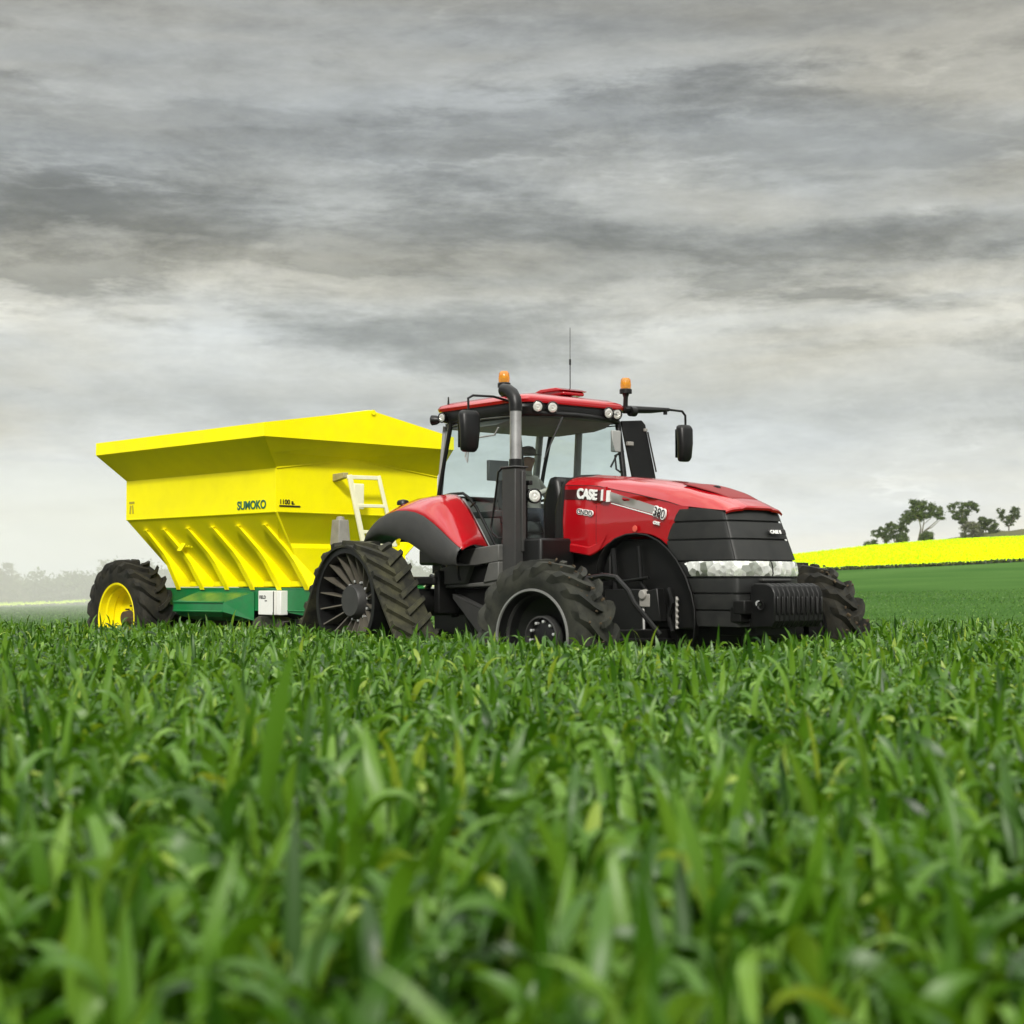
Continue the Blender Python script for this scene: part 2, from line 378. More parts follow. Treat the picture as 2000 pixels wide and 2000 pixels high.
def fieldmat(name, c1, c2, scale, bump, aniso=(1, 1, 1), spots=None):
    m = bpy.data.materials.new(name); m.use_nodes = True; t = m.node_tree; b = t.nodes['Principled BSDF']
    b.inputs['Roughness'].default_value = 0.85; b.inputs['Specular IOR Level'].default_value = 0.0
    tcn = t.nodes.new('ShaderNodeTexCoord'); mp = t.nodes.new('ShaderNodeMapping'); mp.inputs['Scale'].default_value = aniso
    t.links.new(tcn.outputs['Object'], mp.inputs[0])
    n = t.nodes.new('ShaderNodeTexNoise'); n.inputs['Scale'].default_value = scale; n.inputs['Detail'].default_value = 10; n.inputs['Roughness'].default_value = 0.75
    t.links.new(mp.outputs[0], n.inputs['Vector'])
    n2 = t.nodes.new('ShaderNodeTexNoise'); n2.inputs['Scale'].default_value = 0.09; n2.inputs['Detail'].default_value = 4
    t.links.new(mp.outputs[0], n2.inputs['Vector'])
    ad = t.nodes.new('ShaderNodeMath'); ad.operation = 'MULTIPLY_ADD'; ad.inputs[1].default_value = 0.55
    t.links.new(n2.outputs[0], ad.inputs[0])
    ml = t.nodes.new('ShaderNodeMath'); ml.operation = 'MULTIPLY'; ml.inputs[1].default_value = 0.45
    t.links.new(n.outputs[0], ml.inputs[0]); t.links.new(ml.outputs[0], ad.inputs[2])
    r = t.nodes.new('ShaderNodeValToRGB'); r.color_ramp.elements[0].position = 0.38; r.color_ramp.elements[1].position = 0.62
    r.color_ramp.elements[0].color = (*c1, 1); r.color_ramp.elements[1].color = (*c2, 1)
    t.links.new(ad.outputs[0], r.inputs[0]); t.links.new(r.outputs[0], b.inputs['Base Color'])
    bp = t.nodes.new('ShaderNodeBump'); bp.inputs['Strength'].default_value = bump; bp.inputs['Distance'].default_value = 0.15
    t.links.new(n.outputs[0], bp.inputs['Height']); t.links.new(bp.outputs[0], b.inputs['Normal'])
    return m
M['field'] = fieldmat('far_crop', (0.050, 0.120, 0.026), (0.085, 0.170, 0.042), 6.0, 0.9)
M['canola'] = fieldmat('canola_bloom', (0.48, 0.66, 0.0), (0.62, 0.82, 0.0), 2.0, 0.25)
M['hillgrass'] = fieldmat('dry_grass', (0.07, 0.085, 0.035), (0.14, 0.13, 0.08), 1.0, 0.4)
def field_edge():
    n = 16000; X = rng.uniform(-75, 90, n); Y = 150 + rng.normal(0, .25, n); Z = z_green(X, np.full(n, 150.0)) + rng.uniform(-.02, .30, n)
    return np.stack([X, Y, Z], 1)
soil = MB().grid([[(x, y, -0.0) for x in (-400, -120, -40, -12, 0, 12, 40, 120, 400)] for y in (-500, -60, -10, 5, 20, 40, 60)]).build('ground', M['stem_soil'], smooth=0)
soil['kind'] = 'structure'
sheet('green_field', np.concatenate([np.arange(-170, 171, 4.0)]), np.concatenate([np.arange(29, 60, 1.5), np.arange(60, 151, 3.0), [150.0]]), lambda X, Y: z_green(X, Y), M['field'])
sheet('canola_field', np.arange(-220, 321, 6.0), np.concatenate([np.arange(149.9, 190, 2.5), np.arange(190, 341, 6.0)]), z_canola, M['canola'])
# low ground beyond the crest, out to the horizon
def z_far(X, Y):
    return -6.0 - 0.012 * np.clip(Y - 320, 0, 3000) + 3.0 * np.sin(X * 0.006 + 1.0) * sstep(400, 900, Y)
sheet('valley', np.arange(-1500, 1501, 75.0), np.concatenate([np.arange(300, 700, 40.0), np.arange(700, 3000, 200.0)]), z_far, M['hillgrass'])

# grassy bank beyond the canola, on the right, where the trees stand
def bank():
    xs = np.linspace(60, 150, 46); rows = []
    for x in xs:
        h = 1.45 * float(sstep(68, 84, x)); zc = float(z_canola(np.array([x]), np.array([266.0]))[0]) - 0.25
        hh = h + 0.22 + 0.10 * math.sin(x * 1.7) + 0.06 * math.sin(x * 4.1)
        rows.append([(x, 262.5, zc - 0.9), (x, 266, zc), (x, 270, zc + hh * 0.7), (x, 276, zc + hh), (x, 300, zc + hh - 0.4), (x, 330, zc - 4)])
    o = MB().grid(rows).build('grass_bank', M['hillgrass'], smooth=60); o['kind'] = 'structure'
bank()

# ================================================================== wheels
def tyre_mb(R, r, hw, lugs, lug_h=0.05, lug_w=0.05, sweep=0.42, seed=1, dirn=1):
    """agricultural tyre round the y axis, centred on the origin; outer face at y=-hw"""
    rg = random.Random(seed)
    b = MB()
    Rt = R - lug_h
    prof = [(-hw * 0.80, r), (-hw * 0.90, r + 0.015), (-hw, r + (Rt - r) * 0.38), (-hw * 0.985, r + (Rt - r) * 0.62), (-hw * 0.92, r + (Rt - r) * 0.84),
            (-hw * 0.78, Rt - 0.020), (-hw * 0.4, Rt - 0.004), (0, Rt), (hw * 0.4, Rt - 0.004), (hw * 0.78, Rt - 0.020), (hw * 0.92, r + (Rt - r) * 0.84),
            (hw * 0.985, r + (Rt - r) * 0.62), (hw, r + (Rt - r) * 0.38), (hw * 0.9, r + 0.015), (hw * 0.8, r)]
    b.lathe(prof, (0, 0, 0), 'y', 72, close=True)
    pitch = 2 * math.pi / lugs
    for side in (-1, 1):
        for k in range(lugs):
            a0 = pitch * (k + (0.5 if side > 0 else 0)) + rg.uniform(-.012, .012)
            rows = []
            n = 9
            for i in range(n):
                t = i / (n - 1)
                if t < 0.78:
                    q = t / 0.78; y = side * hw * (-0.06 + 1.04 * q); rad = Rt - 0.02 * q * q; up = 1.0; hy = 0
                else:
                    q = (t - 0.78) / 0.22; y = side * hw * (0.98 + 0.03 * (1 - q)); rad = Rt - 0.02 - (R - r) * 0.30 * q; up = 1 - 0.75 * q; hy = 1
                ang = a0 + dirn * sweep * (1 - math.cos(t * math.pi * 0.5)) * 0.9 + dirn * sweep * 0.25 * t
                wd = lug_w * (1.0 + 0.35 * t + rg.uniform(-.06, .06))
                da = wd / R / 2
                top = rad + lug_h * up * (1 + rg.uniform(-.05, .05))
                yo = side * 0.028 * hy * (1 - q * 0.6) if hy else 0
                ring = []
                for (dq, rr_, ys) in ((-da * 1.25, rad - 0.02, 0), (-da, top, yo), (da, top, yo), (da * 1.25, rad - 0.02, 0)):
                    aa = ang + dq
                    ring.append((rr_ * math.cos(aa), y + ys, rr_ * math.sin(aa)))
                rows.append(ring)
            b.grid(rows)
            for e in (rows[0], rows[-1]): b.add(e, [(0, 1, 2, 3)])
    return b

# ================================================================== tractor
PT = R_(39.25)
TO = (-0.157, 19.972, 0)
tractor = empty('tractor', TO, PT - math.pi / 2)
tag(tractor, 'red tractor with black grille and rear rubber tracks towing the yellow trailer', 'tractor')
T = tractor
NF = 0.0

# ---- bonnet
xs_h = [1.78, 1.95, 2.1, 2.2, 2.3, 2.4, 2.5, 2.6, 2.75, 2.9, 3.05, 3.2, 3.3, 3.37]
def z_arch(x): return float(np.interp(x, [1.78, 2.22, 2.225, 2.34, 2.45, 2.6, 2.78, 2.96, 3.1, 3.25, 3.37], [1.66, 1.60, 1.60, 1.66, 1.73, 1.79, 1.83, 1.835, 1.815, 1.765, 1.70]))
def z_edge(x): return float(np.interp(x, [1.78, 2.3, 2.9, 3.4, 3.6, 4.15], [2.40, 2.37, 2.26, 2.155, 2.10, 2.035]))
def z_top(x): return float(np.interp(x, [1.78, 2.05, 2.61, 3.1, 3.54, 3.85, 4.05, 4.16], [2.505, 2.50, 2.445, 2.385, 2.305, 2.215, 2.135, 2.075]))
def y_side(x, z):
    base = 0.50 - 0.035 * float(sstep(2.18, 2.34, x)) * (1.0 if z < 2.19 else 0.35)
    base += 0.02 * (1 - min(1, abs(z - 1.98) / 0.4))
    return base
def x_bound(z): return float(np.interp(z, [1.68, 1.70, 1.85, 2.0, 2.07, 2.105, 2.13], [3.37, 3.38, 3.445, 3.53, 3.585, 3.64, 3.70]))
hood = MB()
for sgn in (-1, 1):
    rows = []
    for i in range(34):
        u = i / 33.0
        row = []
        for j in range(17):
            v = j / 16.0
            x = 1.78 + (3.37 - 1.78) * u
            zb = z_arch(x); zt = z_edge(x)
            z = zb + (zt - zb) * v
            xe = x_bound(z)
            x2 = 1.78 + (xe - 1.78) * u
            z2 = z_arch(min(x2, 3.37)) * (1 - v) + z_edge(x2) * v
            if v == 0: z2 = z_arch(x)
            row.append((x2, sgn * y_side(x2, z2), z2))
        rows.append(row)
    hood.grid(rows)
rows = []
for i in range(40):
    x = 1.78 + (4.16 - 1.78) * i / 39
    ze, zt = z_edge(x), z_top(x)
    hw = np.interp(x, [1.78, 2.2, 3.4, 3.9, 4.16], [0.50, 0.488, 0.488, 0.455, 0.42])
    xsft = x
    row = []
    for j in range(25):
        s = -1 + 2 * j / 24
        a = abs(s)
        yy = hw * (1 - (1 - min(1, (1 - a) / 0.34)) ** 2.4 * 0.0) * (a ** 0.72) * (1 if s > 0 else -1)
        zz = ze + (zt - ze) * (1 - a ** 3.2) ** 0.85
        # shallow crown with a raised centre panel
        zz += 0.012 * float(sstep(0.42, 0.34, a)) if x > 2.0 else 0
        xx = x + (0.055 * (1 - a ** 2) if i > 30 else 0) * ((i - 30) / 9 if i > 30 else 0)
        row.append((xx, yy, zz))
    rows.append(row)
hood.grid(rows)
# front lip
lip = [r for r in rows[-1]]
hood.grid([lip, [(p[0] + 0.012, p[1] * 1.005, p[2] - 0.018) for p in lip], [(p[0] + 0.0, p[1], p[2] - 0.04) for p in lip]])
hood_o = hood.build('bonnet', M['red'], T, smooth=28)
# lower skirt ledge
for sgn in (-1, 1):
    b = MB(); b.grid([[(x, sgn * (y_side(x, 1.7) + dy), z_arch(x) + dz) for x in np.linspace(1.79, 2.46 if dz > .05 else 2.36, 9)] for dy, dz in ((0.002, 0.0), (0.014, 0.012), (0.016, 0.085), (0.002, 0.10))])
    b.build('bonnet_skirt', M['red'], T, smooth=40)
for sgn in (-1, 1):
    b = MB(); b.tube([(x, sgn * (y_side(x, z_edge(x)) + .0005), z_edge(x) - .004) for x in np.linspace(1.80, 3.55, 24)], 0.0035, 5); b.build('shut_line', M['black'], hood_o)
    b = MB(); b.tube([(x, sgn * (y_side(x, z) + .0005), z) for x, z in ((2.30, 2.15), (2.30, 2.0), (2.295, 1.85), (2.29, 1.70))], 0.003, 5); b.build('shut_line', M['black'], hood_o)
# black bonnet rear seal
b = MB()
b.tube([(1.765, -0.505, 1.66), (1.765, -0.507, 2.1), (1.775, -0.505, 2.38), (1.79, -0.46, 2.45), (1.80, -0.25, 2.50), (1.80, 0, 2.515), (1.80, 0.25, 2.50), (1.79, 0.46, 2.45), (1.775, 0.505, 2.38), (1.765, 0.505, 1.66)], 0.022, 8)
b.build('bonnet_seal', M['black'], T)
# red vent mesh on the bonnet top near the front
b = MB(); rows = []
for i in range(9):
    x = 3.42 + 0.62 * i / 8; rows.append([(x, y, z_edge(x) + (z_top(x) - z_edge(x)) * (1 - ((abs(y) / 0.487) ** (1 / .72)) ** 3.2) ** .85 + 0.022) for y in np.linspace(-0.27 + 0.08 * (i / 8) ** 2, 0.27 - 0.08 * (i / 8) ** 2, 9)])
b.grid(rows); b.build('bonnet_vent', M['red_matte'], T, solid=0.01)
b = MB(); b.box((3.62, 0.02, z_top(3.62) + 0.03), (0.10, 0.05, 0.03), taper=0.6); b.build('bonnet_latch', M['black'], T, bev=0.006)

# ---- black nose / grille: stacked louvres
def nose_pt(z, q):
    """q in [-1,1] round the nose at height z"""
    xs_ = float(np.interp(z, [0.85, 0.93, 1.25, 1.51, 1.70, 1.85, 2.0, 2.07, 2.105], [3.82, 3.80, 3.75, 3.555, 3.375, 3.445, 3.53, 3.585, 3.64]))
    xc = float(np.interp(z, [0.85, 1.36, 1.53, 2.04, 2.12], [4.36, 4.36, 4.335, 4.135, 4.09]))
    yc = float(np.interp(z, [0.85, 1.2, 1.53, 2.04], [0.44, 0.46, 0.45, 0.405]))
    ys = 0.494 if z > 1.5 else float(np.interp(z, [0.85, 1.5], [0.47, 0.494]))
    a = abs(q); sg = 1 if q > 0 else -1
    P0 = Vector((xs_, ys)); P1 = Vector((xc - 0.07, yc + 0.015)); P2 = Vector((xc, yc - 0.035)); P3 = Vector((xc + 0.045, 0))
    if a > 0.55:
        t = (1 - a) / 0.45; p = P0.lerp(P1, t); p.y += 0.02 * math.sin(t * math.pi)
    elif a > 0.45:
        t = (0.55 - a) / 0.10; p = P1.lerp(P2, t); c = Vector((xc - 0.005, yc + 0.005)); p = (1 - t) ** 2 * P1 + 2 * t * (1 - t) * c + t * t * P2
    else:
        t = (0.45 - a) / 0.45; p = P2.lerp(P3, t); p.x = P2.x + (P3.x - P2.x) * math.sin(t * math.pi / 2)
    return p.x, p.y * sg
qs = [-1, -0.92, -0.84, -0.75, -0.65, -0.58, -0.55, -0.525, -0.5, -0.475, -0.45, -0.36, -0.25, -0.12, 0]
qs = qs + [-q for q in qs[-2::-1]]
cuts = [0.86, 1.03, 1.20, 1.36, 1.53, 1.75, 1.935, 2.075]
nose = MB()
for i in range(len(cuts) - 1):
    z0, z1 = cuts[i], cuts[i + 1]
    rows = []
    for (z, ins) in ((z0 + 0.004, 0.034), (z0 + 0.007, 0.0), (z0 + (z1 - z0) * 0.5, -0.002), (z1 - 0.014, 0.004), (z1 - 0.006, 0.034)):
        row = []
        for q in qs:
            x, y = nose_pt(z, q); c = Vector((3.7, 0)); d = (Vector((x, y)) - c).normalized()
            row.append((x - d.x * ins, y - d.y * ins, z))
        rows.append(row)
    nose.grid(rows)
# backing
rows = []
for z in cuts:
    row = []
    for q in qs:
        x, y = nose_pt(z, q); d = (Vector((x, y)) - Vector((3.7, 0))).normalized(); row.append((x - d.x * 0.024, y - d.y * 0.024, z))
    rows.append(row)
nose.grid(rows)
grille = nose.build('front_grille', M['grill'], T, smooth=30)
# vertical joint lines on the grille corners
for q in (-0.5,):
    for sgn in (-1, 1):
        b = MB(); pts = []
        for z in np.linspace(1.54, 2.06, 12):
            x, y = nose_pt(z, q * -sgn); pts.append((x + 0.001, y + 0.001 * sgn, z))
        b.tube(pts, 0.005, 5); b.build('grille_joint', M['black'], grille)
# headlamps wrap round the nose
for sgn in (-1, 1):
    b = MB(); rows = []
    for z, e in ((1.372, 0.003), (1.40, 0.016), (1.46, 0.018), (1.50, 0.014), (1.522, 0.002)):
        row = []
        for q in [-0.93, -0.9, -0.85, -0.75, -0.65, -0.58, -0.55, -0.525, -0.5, -0.475, -0.45, -0.36, -0.25, -0.12, -0.01]:
            if q == -0.93 and z > 1.5: q = -0.89
            if q == -0.93 and 1.45 < z < 1.5: q = -0.915
            x, y = nose_pt(z, q); d = (Vector((x, y)) - Vector((3.8, 0))).normalized()
            row.append((x + d.x * e, (y + d.y * e) * -sgn * -1, z))
        rows.append(row)
    b.grid(rows); b.build('headlamp', M['headlamp'], T, smooth=40)

# ---- front valance under the headlamps
b = MB()
b.box((4.40, 0.02, 1.33), (0.12, 0.42, 0.03)); b.build('bumper_lip', M['grey'], T, bev=0.01)

# ---- decals (raised film on the bonnet side)
def strip(name, pts, mt, off=0.004, sgn=-1, thick=0.003):
    """pts: list of (x, zlow, zhigh)"""
    b = MB(); rows = []
    for e in (off, off + thick):
        rows.append([(x, sgn * (y_side(x, zl) + e), zl) for x, zl, zh in pts]); 
    top = [(x, sgn * (y_side(x, zh) + off + thick), zh) for x, zl, zh in pts]
    mid = [(x, sgn * (y_side(x, (zl + zh) / 2) + off + thick + .001), (zl + zh) / 2) for x, zl, zh in pts]
    b.grid([rows[0], rows[1], mid, top, [(x, sgn * (y_side(x, zh) + off - .003), zh) for x, zl, zh in pts]])
    return b.build(name, mt, hood_o, smooth=50)
def pl(a, b_, n): return [tuple(a[i] + (b_[i] - a[i]) * k / n for i in range(3)) for k in range(n + 1)]
for sgn in (-1, 1):
    strip('dark_stripe', pl((1.80, 2.235, 2.345), (2.14, 2.222, 2.335), 8) + pl((2.18, 2.22, 2.333), (2.50, 2.182, 2.30), 8), M['decal_dark'], 0.003, sgn)
    strip('silver_stripe', pl((2.53, 2.178, 2.292), (3.20, 2.028, 2.115), 20), M['decal_grey'], 0.003, sgn)
    strip('white_pinstripe', pl((2.53, 2.163, 2.171), (3.26, 1.995, 2.006), 20), M['decal_white'], 0.003, sgn)
slope = math.degrees(math.atan2(0.12, 0.6))
text('lettering', 'CASE', 0.150, (2.015, -0.518, 2.245), M['decal_white'], hood_o, ry=6.0, ext=0.006, bold=0.006, sx=0.93)
def bar(name, x0, z0, z1, wd, lean, mt, y=-0.520):
    b = MB(); b.prism([(x0, z0), (x0 + wd, z0), (x0 + wd + lean, z1), (x0 + lean, z1)], y, y + 0.03, 'y'); b.build(name, mt, hood_o)
bar('letter_bar', 2.404, 2.198, 2.318, 0.035, 0.012, M['decal_white'])
bar('letter_bar', 2.445, 2.19, 2.345, 0.035, 0.014, M['red'], -0.524)
bar('letter_bar', 2.490, 2.182, 2.305, 0.038, 0.012, M['decal_white'])
text('number_outline', '380', 0.135, (3.205, -0.502, 2.018), M['decal_white'], hood_o, ry=17, ext=0.010, bold=0.012, sx=0.86)
text('number', '380', 0.135, (3.205, -0.511, 2.018), M['decal_black'], hood_o, ry=17, ext=0.004, bold=0.001, sx=0.86)
text('lettering', 'CVX', 0.046, (3.205, -0.503, 1.925), M['decal_white'], hood_o, ry=12, ext=0.008, bold=0.002)
text('lettering_outline', 'CNDD', 0.075, (2.02, -0.519, 2.072), M['decal_white'], hood_o, ry=8, ext=0.008, bold=0.007, sx=1.15)
text('lettering', 'CNDD', 0.075, (2.02, -0.526, 2.072), M['decal_black'], hood_o, ry=8, ext=0.003, bold=0.001, sx=1.15)
b = MB(); b.box((4.295, 0.20, 1.825), (0.014, 0.25, 0.055), rot=Matrix.Rotation(R_(-21), 3, 'Y')); bd = b.build('badge_plate', M['decal_black'], T, bev=0.004)
text('lettering', 'CASE II', 0.052, (4.312, 0.085, 1.808), M['decal_white'], bd, rx=90 - 21, rz=90, ext=0.003, bold=0.002)
b = MB(); b.lathe([(0, 0.035), (0.006, 0.033), (0.008, 0.0)], (2.93, -0.504, 2.0 - 0.02), 'y', 20); b.v = [(x, -0.50 - (y + 0.504), z) for x, y, z in b.v]; b.v = [(x, y, z) for x, y, z in b.v]
b.v = [(x, y - 0.006, z - 0.10) for x, y, z in b.v]; b.build('bonnet_badge', mat('faded_red_reflector', (0.65, 0.09, 0.06), 0.4), hood_o)

# ---- wheel arch rim and dark engine side
for sgn in (-1, 1):
    arch = [(2.32, 1.36), (2.335, 1.50), (2.38, 1.60), (2.47, 1.70), (2.62, 1.785), (2.8, 1.83), (2.96, 1.835), (3.12, 1.815), (3.28, 1.755), (3.42, 1.67), (3.56, 1.54), (3.69, 1.37), (3.77, 1.20), (3.815, 1.03), (3.82, 0.90), (3.80, 0.74), (3.74, 0.58)]
    b = MB()
    n = len(arch); rows = []
    for dr, y in ((0.0, 0.512), (-0.012, 0.514), (-0.022, 0.50), (-0.03, 0.42)):
        row = []
        for (x, z) in arch:
            d = (Vector((x, z)) - Vector((2.98, 1.0))).normalized(); row.append((x + d.x * dr, sgn * y, z + d.y * dr))
        rows.append(row)
    b.grid(rows); b.build('wheel_arch', M['blackmetal'], T, smooth=40, solid=0.006)
b = MB()
b.box((3.05, 0, 1.30), (1.35, 0.74, 0.95))        # engine block mass
b.box((2.05, 0, 1.35), (0.75, 0.80, 0.62))
b.box((3.3, 0, 0.80), (1.7, 0.42, 0.30))          # front frame casting
b.box((2.0, 0, 0.85), (2.2, 0.50, 0.5))
b.build('engine_block', M['blackmetal'], T, bev=0.02)
b = MB()
for sgn in (-1, 1):
    b.tube([(2.25, sgn * 0.44, 1.20), (2.30, sgn * .46, 1.45), (2.42, sgn * .46, 1.36), (2.7, sgn * 0.46, 1.32), (3.1, sgn * 0.47, 1.36)], 0.018, 8)
    b.tube([(2.5, sgn * 0.42, 1.68), (2.55, sgn * .44, 1.4), (2.55, sgn * .44, 1.1)], 0.03, 8)
    b.tube([(2.9, sgn * 0.42, 1.7), (2.95, sgn * .43, 1.3), (3.2, sgn * .43, 1.05)], 0.022, 8)
    b.tube([(3.35, sgn * 0.42, 1.25), (3.42, sgn * 0.44, 1.1), (3.36, sgn * 0.44, 0.95), (3.42, sgn * 0.44, 0.8)], 0.024, 8)
b.build('hose', M['black'], T)
b = MB()
b.tube([(3.50 + .012 * (k % 2), -0.46, 1.16 - k * 0.03) for k in range(12)], [0.012 + .006 * (k % 2) for k in range(12)], 6)
b.build('wiring_loom', M['lime_dust'], T, smooth=40)
b = MB(); b.tube([(3.02, -0.49, 1.22), (3.05, -0.5, 1.05), (3.06, -0.5, 0.72)], 0.018, 6)
b.build('steering_rod', M['steel'], T, smooth=40)
b = MB(); b.prism([(2.45, 0.72), (2.45, 1.24), (3.0, 1.24), (3.05, 0.72)], -0.50, -0.42, 'y'); b.prism([(3.1, 0.9), (3.12, 1.22), (3.28, 1.25), (3.33, 0.9)], -0.53, -0.42, 'y')
b.build('engine_side_cover', M['black'], T, bev=0.012)
b = MB(); b.box((3.10, -0.50, 1.12), (0.16, 0.07, 0.14)); b.lathe([(-0.56, 0.0), (-0.56, 0.05), (-0.50, 0.06)], (3.08, 0, 1.18), 'y', 16); b.build('filter_head', M['lime_dust'], T, bev=0.01)

# ---- front fender support bars
for sgn in (-1, 1):
    b = MB(); b.tube([(2.20, sgn * 0.95, 1.30), (2.5, sgn * 0.95, 1.34), (2.95, sgn * 0.95, 1.38), (3.12, sgn * 0.95, 1.36), (3.3, sgn * 0.95, 1.22), (3.38, sgn * 0.95, 1.1), (3.6, sgn * .8, .78)], 0.028, 8)
    b.box((2.5, sgn * 0.72, 1.30), (0.05, 0.5, 0.05))
    b.build('support_bar', M['black'], T, smooth=40)

# ---- front axle
b = MB()
b.box((3.14, 0, 0.72), (0.22, 3.0, 0.20)); b.box((3.14, 0, 0.78), (0.42, 0.6, 0.32))
for s in (-1, 1):
    b.lathe([(-0.18, 0.0), (-0.18, 0.17), (0.18, 0.19), (0.18, 0.0)], (3.14, s * 1.55, 0.77), 'y', 24)
    b.tube([(3.30, s * 0.3, 0.70), (3.32, s * 1.4, 0.72)], 0.03, 8)
b.build('front_axle', M['blackmetal'], T, bev=0.015)

# ---- front wheels: steered slightly to the tractor's left
def front_wheel(y, s, steer):
    wl = MB(); hw = 0.25; R, r = 0.775, 0.472
    wl.lathe([(-hw * .88, r + .012), (-hw * .92, r + .002), (-hw * .86, r - .022), (-hw * .55, r - .035), (-hw * .35, r - .06), (0, r - .075), (hw * .25, r - .13), (hw * .30, 0.34),
              (hw * .42, 0.26), (hw * .42, 0.20), (hw * .6, 0.20), (hw * .6, 0.36), (hw * .5, r - .09), (hw * .88, r - .02), (hw * .9, r + .01)], (0, 0, 0), 'y', 64)
    if s > 0: wl.v = [(x, -yy, z) for x, yy, z in wl.v]
    o = wl.build('front_wheel', M['black'], T, smooth=30, loc=(3.14, y, 0.765)); o.rotation_euler = (0, 0, steer)
    d = MB(); d.lathe([(s * hw * .86, r + .014), (s * hw * .93, r + .006), (s * hw * .93, r - .012), (s * hw * .85, r - .020)], (0, 0, 0), 'y', 64); d.build('rim_lip', M['rimgrey'], o, smooth=40)
    d = MB(); d.lathe([(s * hw * .50, r - .036), (s * hw * .52, r - .050), (s * hw * .38, r - .060)], (0, 0, 0), 'y', 64); d.build('rim_step', M['grey'], o, smooth=40)
    tb = tyre_mb(R, r, hw, 17, 0.062, 0.056, 0.36, seed=3 if s < 0 else 4, dirn=1)
    rg = random.Random(31 + s); md = MB()
    for k in range(46):
        a = rg.uniform(-.3, 1.9); rr_ = R - rg.uniform(0.0, .055); yy_ = rg.uniform(-.9, .9) * hw; e = rg.uniform(.006, .020)
        md.box((rr_ * math.cos(a), yy_, rr_ * math.sin(a)), (e * rg.uniform(1, 2), e * rg.uniform(1, 2.5), e), rot=Matrix.Rotation(rg.uniform(0, 3), 3, 'Y') @ Matrix.Rotation(rg.uniform(0, 3), 3, 'X'))
    mo = md.build('mud', M['mud'], o, bev=.003); mo['kind'] = 'stuff'
    tb.build('tyre', M['rubber'] if s < 0 else M['rubber_dark'], o, smooth=32)
    d = MB()
    d.lathe([(s * 0.055, 0.36), (s * 0.05, 0.30), (s * 0.02, 0.235), (-0.02 * s * -1, 0.20), (s * 0.14, 0.19), (s * 0.15, 0.13), (s * .16, 0.0)] if False else
            [(-s * -0.05, 0.405), (s * 0.0, 0.39), (s * -0.02, 0.33), (s * -0.05, 0.20), (s * 0.02, 0.185), (s * 0.05, 0.12), (s * 0.06, 0.0)], (0, 0, 0), 'y', 48)
    d.build('wheel_disc', M['black'], o, smooth=30)
    d = MB()
    d.lathe([(0, .215), (s * .085, .212), (s * .09, .195), (s * .03, .19)], (0, 0, 0), 'y', 40)
    d.build('hub_ring', M['grey'], o, smooth=30)
    for k in range(10):
        a = 2 * math.pi * k / 10 + .2; d = MB()
        d.lathe([(s * 0.0, 0.017), (s * 0.075, 0.016), (s * 0.08, 0.0)], (0.155 * math.cos(a), 0, 0.155 * math.sin(a)), 'y', 6)
        d.build('wheel_bolt', M['bolt'], o)
    return o
front_wheel(-1.92, -1, R_(8))
front_wheel(1.90, 1, R_(8))
# mud clods stuck on near front tyre
# ---- front weights
wp = [(4.44, 0.86), (4.44, 1.27), (4.50, 1.30), (4.64, 1.30), (4.72, 1.27), (4.76, 1.20), (4.76, 0.93), (4.71, 0.865)]
for k in range(10):
    y = -0.335 + k * 0.0725
    b = MB(); b.prism(wp, y - 0.033, y + 0.033, 'y'); b.prism([(4.76, 0.98), (4.785, 1.0), (4.785, 1.16), (4.76, 1.18)], y - 0.012, y + 0.012, 'y')
    b.build('front_weight', M['blackmetal'] if k else M['black'], T, bev=0.012, seg=2)
b = MB(); b.box((4.38, 0, 1.06), (0.16, 0.95, 0.14)); b.lathe([(-0.40, 0.045), (-0.385, 0.045), (-0.385, 0.02)], (4.60, 0, 1.08), 'y', 14)
b.box((4.33, -0.40, 0.99), (0.14, 0.14, 0.16)); b.box((4.33, 0.60, 1.0), (0.16, 0.34, 0.17)); b.box((4.2, 0.0, 0.85), (0.5, 0.6, 0.16))
b.build('weight_carrier', M['blackmetal'], T, bev=0.012)
b = MB(); b.lathe([(-0.385, 0.0), (-0.385, 0.028), (-0.368, 0.03)], (4.55, 0, 1.10), 'y', 14); b.build('weight_bolt', M['bolt'], T)

# ---- step box, fuel tank and side steps under the cab
b = MB()
b.prism([(0.62, 1.52), (0.71, 1.675), (1.36, 1.735), (1.36, 1.55), (1.20, 1.545), (0.86, 1.50), (0.78, 1.30), (1.22, 1.335), (1.20, 1.545), (1.36, 1.55), (1.36, 1.33), (1.16, 1.28), (0.36, 1.285), (0.29, 1.47)], -1.12, -0.62, 'y')
b = MB()
b.prism([(0.62, 1.525), (0.70, 1.68), (1.38, 1.735), (1.38, 1.55), (0.88, 1.50)], -1.12, -0.62, 'y')
b.prism([(0.29, 1.475), (0.62, 1.525), (0.88, 1.50), (0.76, 1.30), (0.36, 1.285)], -1.12, -0.62, 'y')
b.prism([(1.10, 1.305), (1.20, 1.53), (1.38, 1.545), (1.38, 1.34)], -1.12, -0.62, 'y')
b.prism([(0.36, 1.281), (0.76, 1.296), (1.38, 1.335), (1.38, 1.30), (1.30, 1.27), (0.37, 1.245)], -1.10, -0.6, 'y')
b.build('step_panel', M['step'], T, bev=0.012)
b = MB(); b.box((0.82, -0.85, 1.45), (1.0, 0.42, 0.42)); b.prism([(0.42, 1.24), (1.25, 1.26), (1.7, 1.0), (1.7, 0.55), (0.9, 0.5)], -1.02, -0.55, 'y')
b.box((1.55, -0.70, 1.35), (0.7, 0.5, 0.9)); b.build('fuel_tank', M['black'], T, bev=0.03)
